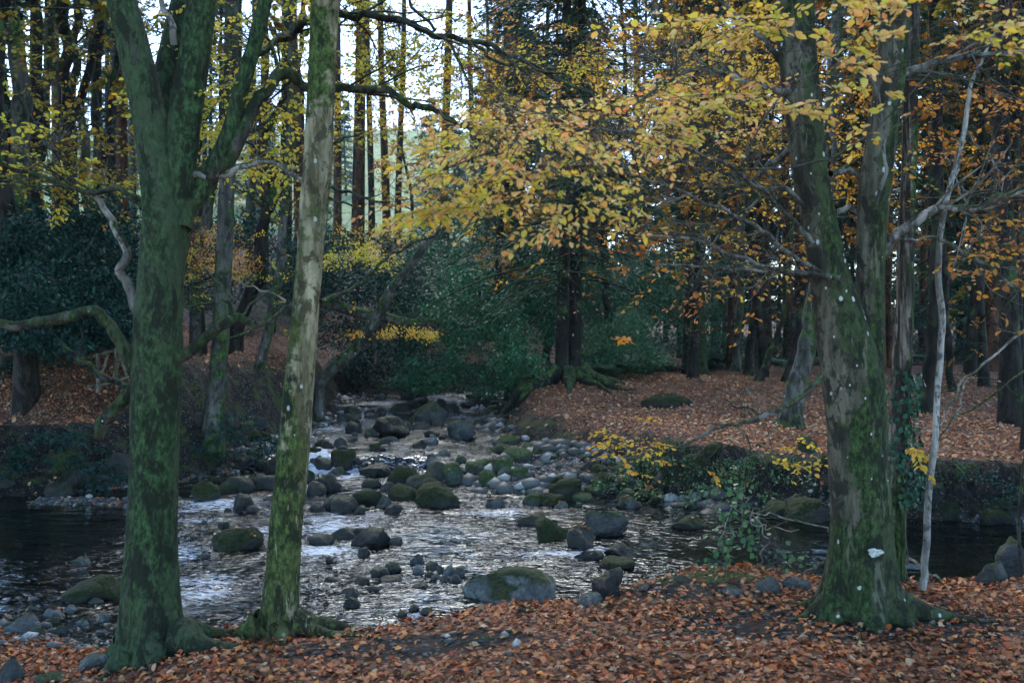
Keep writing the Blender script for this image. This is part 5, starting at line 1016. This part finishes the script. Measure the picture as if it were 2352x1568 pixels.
# ------------------------------------------------------------------ background stands (prototypes, copied)
def pine(h, r, c0, seed, nb=46, nn=70, sz=.42, Lb=3.0, mat='redbark', low=True):
    o = empty('pine_tree', (0, 0, 0), '', 'tree'); n = 14; t = np.linspace(0, 1, n)
    pts = np.stack([.25*(n2(t*2, t*0, seed)-.5)*h*.08, .25*(n2(t*2, t*0+4, seed)-.5)*h*.08, t*h-.6*(t == 0)], -1)
    mb = MB(); tube(mb, pts, r*(1-.75*t), 9, .05, 2, seed, (.5, .35, 4, seed)); mb.build('trunk', M[mat], o)
    mb = MB(); lc = LC()
    for k in range(nb):
        z = c0+(1-c0)*rng.random(); i = min(int(z*(n-1)), n-2); q = hunit(); q[2] = .1
        needle_branch(mb, lc, pts[i]+(pts[i+1]-pts[i])*(z*(n-1)-i), q, Lb*(1.25-z)*(.6+.7*rng.random())/(1.25-c0), .03, nn, sz, .28)
    if low:
        for k in range(26):
            z = .12+(c0-.12)*rng.random(); i = min(int(z*(n-1)), n-2); q = hunit(); q[2] = .1*rng.normal()
            grow(mb, lc, pts[i], q, 1.0+1.3*rng.random(), .016, 1, 0, .1, ns=3, up=-.1)
    mb.build('branches', M['darkbark'], o); lc.build('needles', M['needle'], o, 'quad', .3)
    return o
def broad(h, r, seed, mat, bmat='darkbark', sz=.11, z0=.2, nb=26, nl=22):
    o = empty('beech_tree', (0, 0, 0), '', 'tree'); n = 14; t = np.linspace(0, 1, n)
    pts = np.stack([(n2(t*3, t*0, seed)-.5)*h*.09, (n2(t*3, t*0+4, seed)-.5)*h*.09, t*h-.5*(t == 0)], -1)
    mb = MB(); tube(mb, pts, r*(1-.8*t), 9, .06, 2, seed, (.4, .5, 4, seed)); mb.build('trunk', M[bmat], o)
    mb = MB(); lc = LC()
    for k in range(nb):
        z = z0+(1-z0)*rng.random(); i = min(int(z*(n-1)), n-2); q = hunit(); q[2] = .35
        grow(mb, lc, pts[i], q, h*.2*(.6+.7*rng.random()), r*.28*(1.1-z), 2, nl, sz, ns=4, up=.2)
    mb.build('branches', M['branch'], o); lc.build('leaves', M[mat], o, 'quad', .6); return o
PR = {'pineA': pine(22, .26, .5, 3), 'pineB': pine(24, .30, .62, 7, 30), 'pineC': pine(20, .2, .42, 9, mat='darkbark'), 'spruce': pine(19, .22, .10, 12, 95, 70, .5, 3.4, 'darkbark', False), 'spruceB': pine(16, .2, .12, 17, 80, 70, .5, 3.0, 'darkbark', False),
      'orange': broad(15, .17, 5, 'orange'), 'gold': broad(13, .15, 8, 'gold'), 'olive': broad(15, .18, 14, 'olive', nl=14)}
PR['bare'] = pine(33, .30, .74, 21, 26, 60); PR['bareB'] = pine(31, .22, .78, 25, 22, 60, mat='darkbark'); PR['shade_high'] = broad(19, .2, 37, 'olive', sz=.24, z0=.5, nb=34, nl=26); PR['shade'] = broad(15, .2, 33, 'olive', sz=.2, z0=.32, nb=34, nl=26)  # last two: beeches whose leafy crowns are added to cast shade
usedp = {}
def put(kind, u, d, s, label, group=None, dx=0):
    x = (u-CU)/F*d+dx; pr = PR[kind]
    c = pr if kind not in usedp else copy_tree(pr); usedp[kind] = 1
    c.location = (x, d, tz1(x, d)-.1); c.rotation_euler = (0, 0, rng.random()*6.28); c.scale = (s, s, s); c['label'] = label
    if group: c['group'] = group
# centre: sparse trunks with the bright sky between them
for (u, d, k, s, lb) in [(820, 44, 'bare', .9, 'tall bare trunk left of the bright gap'), (845, 60, 'bareB', 1.0, 'tall far trunk behind the one left of the bright gap'), (885, 52, 'bare', .8, 'dark trunk in the left part of the bright gap'), 
                         (1020, 58, 'bare', 1.0, 'lone pale trunk in the middle of the bright gap'), (1085, 64, 'bareB', 1.0, 'tall pine at the right side of the bright gap'), (1165, 56, 'pineC', 1.1, 'pine closing the bright gap on the right'), (780, 66, 'bare', 1.0, 'far trunk beside the slim pale tree on its right'),
                         (1450, 60, 'bare', 1.0, 'trunk silhouetted in the small gap at upper right of centre'), (1480, 66, 'bareB', .9, 'second trunk in the small gap at upper right of centre')]:
    put(k, u, d, s, lb)
for u_, d_, lb_ in [(-90, 30, 'dense dark spruce added at the very left edge of the hillside to block low sky'), (-260, 25, 'dark spruce added just outside the left edge to block low sky')]: put('spruceB', u_, d_, 1.0, lb_)  # added to close the sky that the left water would mirror
for i in range(12):
    if i in (5, 7, 9, 10): continue
    put(['bareB', 'bare'][i % 2], 450+i*58+30*rng.random(), 55+30*rng.random(), .7+.3*rng.random(), 'slender far trunk standing against the bright sky between the left trees and the centre', 'slender trunks against the sky')
for (u, d, k, s, lb) in [(1150, 31, 'orange', .95, 'orange beech behind the branches at top centre'), (1420, 32, 'gold', 1.1, 'golden beech right of top centre'), (1620, 30, 'orange', .95, 'orange beech left of the forked tree'), (1250, 40, 'olive', 1.0, 'yellow green tree behind the orange beech'),
                         (1760, 34, 'orange', 1.0, 'orange tree just behind the left stem of the fork'), (1960, 30, 'orange', .9, 'orange tree seen through the fork'), (2230, 28, 'orange', .85, 'orange leaved tree at upper right'), (930, 50, 'gold', .8, 'small golden tree at the foot of the bright gap'),
                         (640, 40, 'olive', .85, 'yellow green tree left of the slim pale trunk'), (80, 36, 'olive', 1.0, 'olive leaved tree at the top left corner'), (2340, 34, 'olive', 1.0, 'olive tree at the right edge')]:
    put(k, u, d, s, lb)
for k in range(62):
    d = 34+46*rng.random(); u = 1180+1250*rng.random()
    if 1415 < u < 1520: continue
    put(['pineA', 'pineB', 'pineC', 'pineA', 'spruceB'][int(rng.random()*5)], u, d, .8+.4*rng.random(), 'tall dark conifer in the crowded stand right of centre', 'conifers of the right hand stand')
for k in range(40):
    d = 72+26*rng.random(); u = 1110+1500*(k+.6*rng.random())/40; put(['spruce', 'spruceB'][int(rng.random()*2)], u, d, .8+.4*rng.random(), 'dense spruce closing off the view at the back of the right stand', 'spruces at the back')
for k in range(16):
    u = [rng.random()*330, 440+rng.random()*320][k % 2]; put(['bare', 'bareB', 'pineC'][k % 3], u, 46+30*rng.random(), .8+.3*rng.random(), 'far slender conifer in the bright gaps at upper left', 'conifers of the left hand stand')
for k in range(30):
    u = -200+1400*rng.random(); d = 150+90*rng.random(); put('spruce', u, d, .8+.5*rng.random(), 'tiny hazy conifer on the distant hill beyond the left stand', 'conifers of the far hill')

for (x, y, s_) in [(-8, 3.5, 1), (-9.5, 9.5, 1), (-13.5, 15, 1.1), (8.4, 3, 1), (9.6, 9, 1), (13, 15, 1.1), (17, 22, 1.1), (-17, 22, 1)]:  # unseen beeches added so their crowns dim the sides
    put('shade', CU, y, s_, 'broad beech added just outside the picture to shade its sides', 'added shade trees outside the picture', dx=x)
for (x, y, s_) in [(-9.4, 19, 1), (-12.5, 24, 1.1), (-10.6, 14, 1), (-15, 31, 1.1), (-8.6, 27, 1)]:  # added for their crowns, which darken the left bank from above
    put('shade_high', CU, y, s_, 'tall beech added on the left hillside, crown above the picture casting shade', 'added shade beeches of the left hillside', dx=x)
for (x, y, s_) in [(9.6, 19, 1), (13, 25, 1.1), (8.2, 15.5, 1), (15, 32, 1.1)]:  # same for the right: crowns added overhead to hold back skylight
    put('shade_high', CU, y, s_, 'tall beech added right of the thin whitish stem, crown above the picture casting shade', 'added shade beeches at far right', dx=x)
# ------------------------------------------------------------------ haze, light, camera
bm = bmesh.new(); bmesh.ops.create_cube(bm, size=1); me = bpy.data.meshes.new('haze'); bm.to_mesh(me); bm.free()
hz = bpy.data.objects.new('haze', me); COL.objects.link(hz); hz.scale = (1500, 420, 150); hz.location = (0, 160, 70); tag(hz, kind='stuff')
m = bpy.data.materials.new('haze'); m.use_nodes = True; nt = m.node_tree; nt.nodes.clear()
ou = nt.nodes.new('ShaderNodeOutputMaterial'); pv = nt.nodes.new('ShaderNodeVolumePrincipled')
pv.inputs['Color'].default_value = (.55, .85, 1, 1); pv.inputs['Density'].default_value = .0002; pv.inputs['Anisotropy'].default_value = .1
nt.links.new(pv.outputs[0], ou.inputs['Volume']); me.materials.append(m)

SUN_EL, SUN_AZ = R(48), R(-12)        # azimuth from +Y (behind the scene), overcast
w = bpy.data.worlds.new('World'); sc.world = w; w.use_nodes = True; nt = w.node_tree
sk = nt.nodes.new('ShaderNodeTexSky'); sk.sky_type = 'NISHITA'; sk.sun_disc = False; sk.sun_elevation = SUN_EL; sk.sun_rotation = SUN_AZ
sk.air_density = 1.0; sk.dust_density = .6; sk.ozone_density = 4.0
nt.links.new(sk.outputs[0], nt.nodes['Background'].inputs[0]); nt.nodes['Background'].inputs[1].default_value = .15
L = bpy.data.lights.new('sun', 'SUN'); L.energy = 1.2; L.angle = R(40); L.color = (1, .94, .84)
so = bpy.data.objects.new('sun', L); COL.objects.link(so)
dv = Vector((math.sin(SUN_AZ)*math.cos(SUN_EL), math.cos(SUN_AZ)*math.cos(SUN_EL), math.sin(SUN_EL)))
so.rotation_euler = dv.to_track_quat('Z', 'Y').to_euler()
cd = bpy.data.cameras.new('camera'); cd.lens = 35; cd.sensor_width = 36; cd.clip_end = 2000; cd.clip_start = .05
cd.dof.use_dof = True; cd.dof.focus_distance = 10; cd.dof.aperture_fstop = 3.2
cam = bpy.data.objects.new('camera', cd); COL.objects.link(cam); cam.location = (0, 0, H); cam.rotation_euler = (R(90), 0, 0); sc.camera = cam
sc.view_settings.view_transform = 'Standard'; sc.view_settings.look = 'None'; sc.view_settings.exposure = 2.1; sc.view_settings.gamma = 1
try:
    sc.cycles.transparent_max_bounces = 12; sc.cycles.max_bounces = 5; sc.cycles.diffuse_bounces = 3; sc.cycles.volume_bounces = 0
except Exception: pass
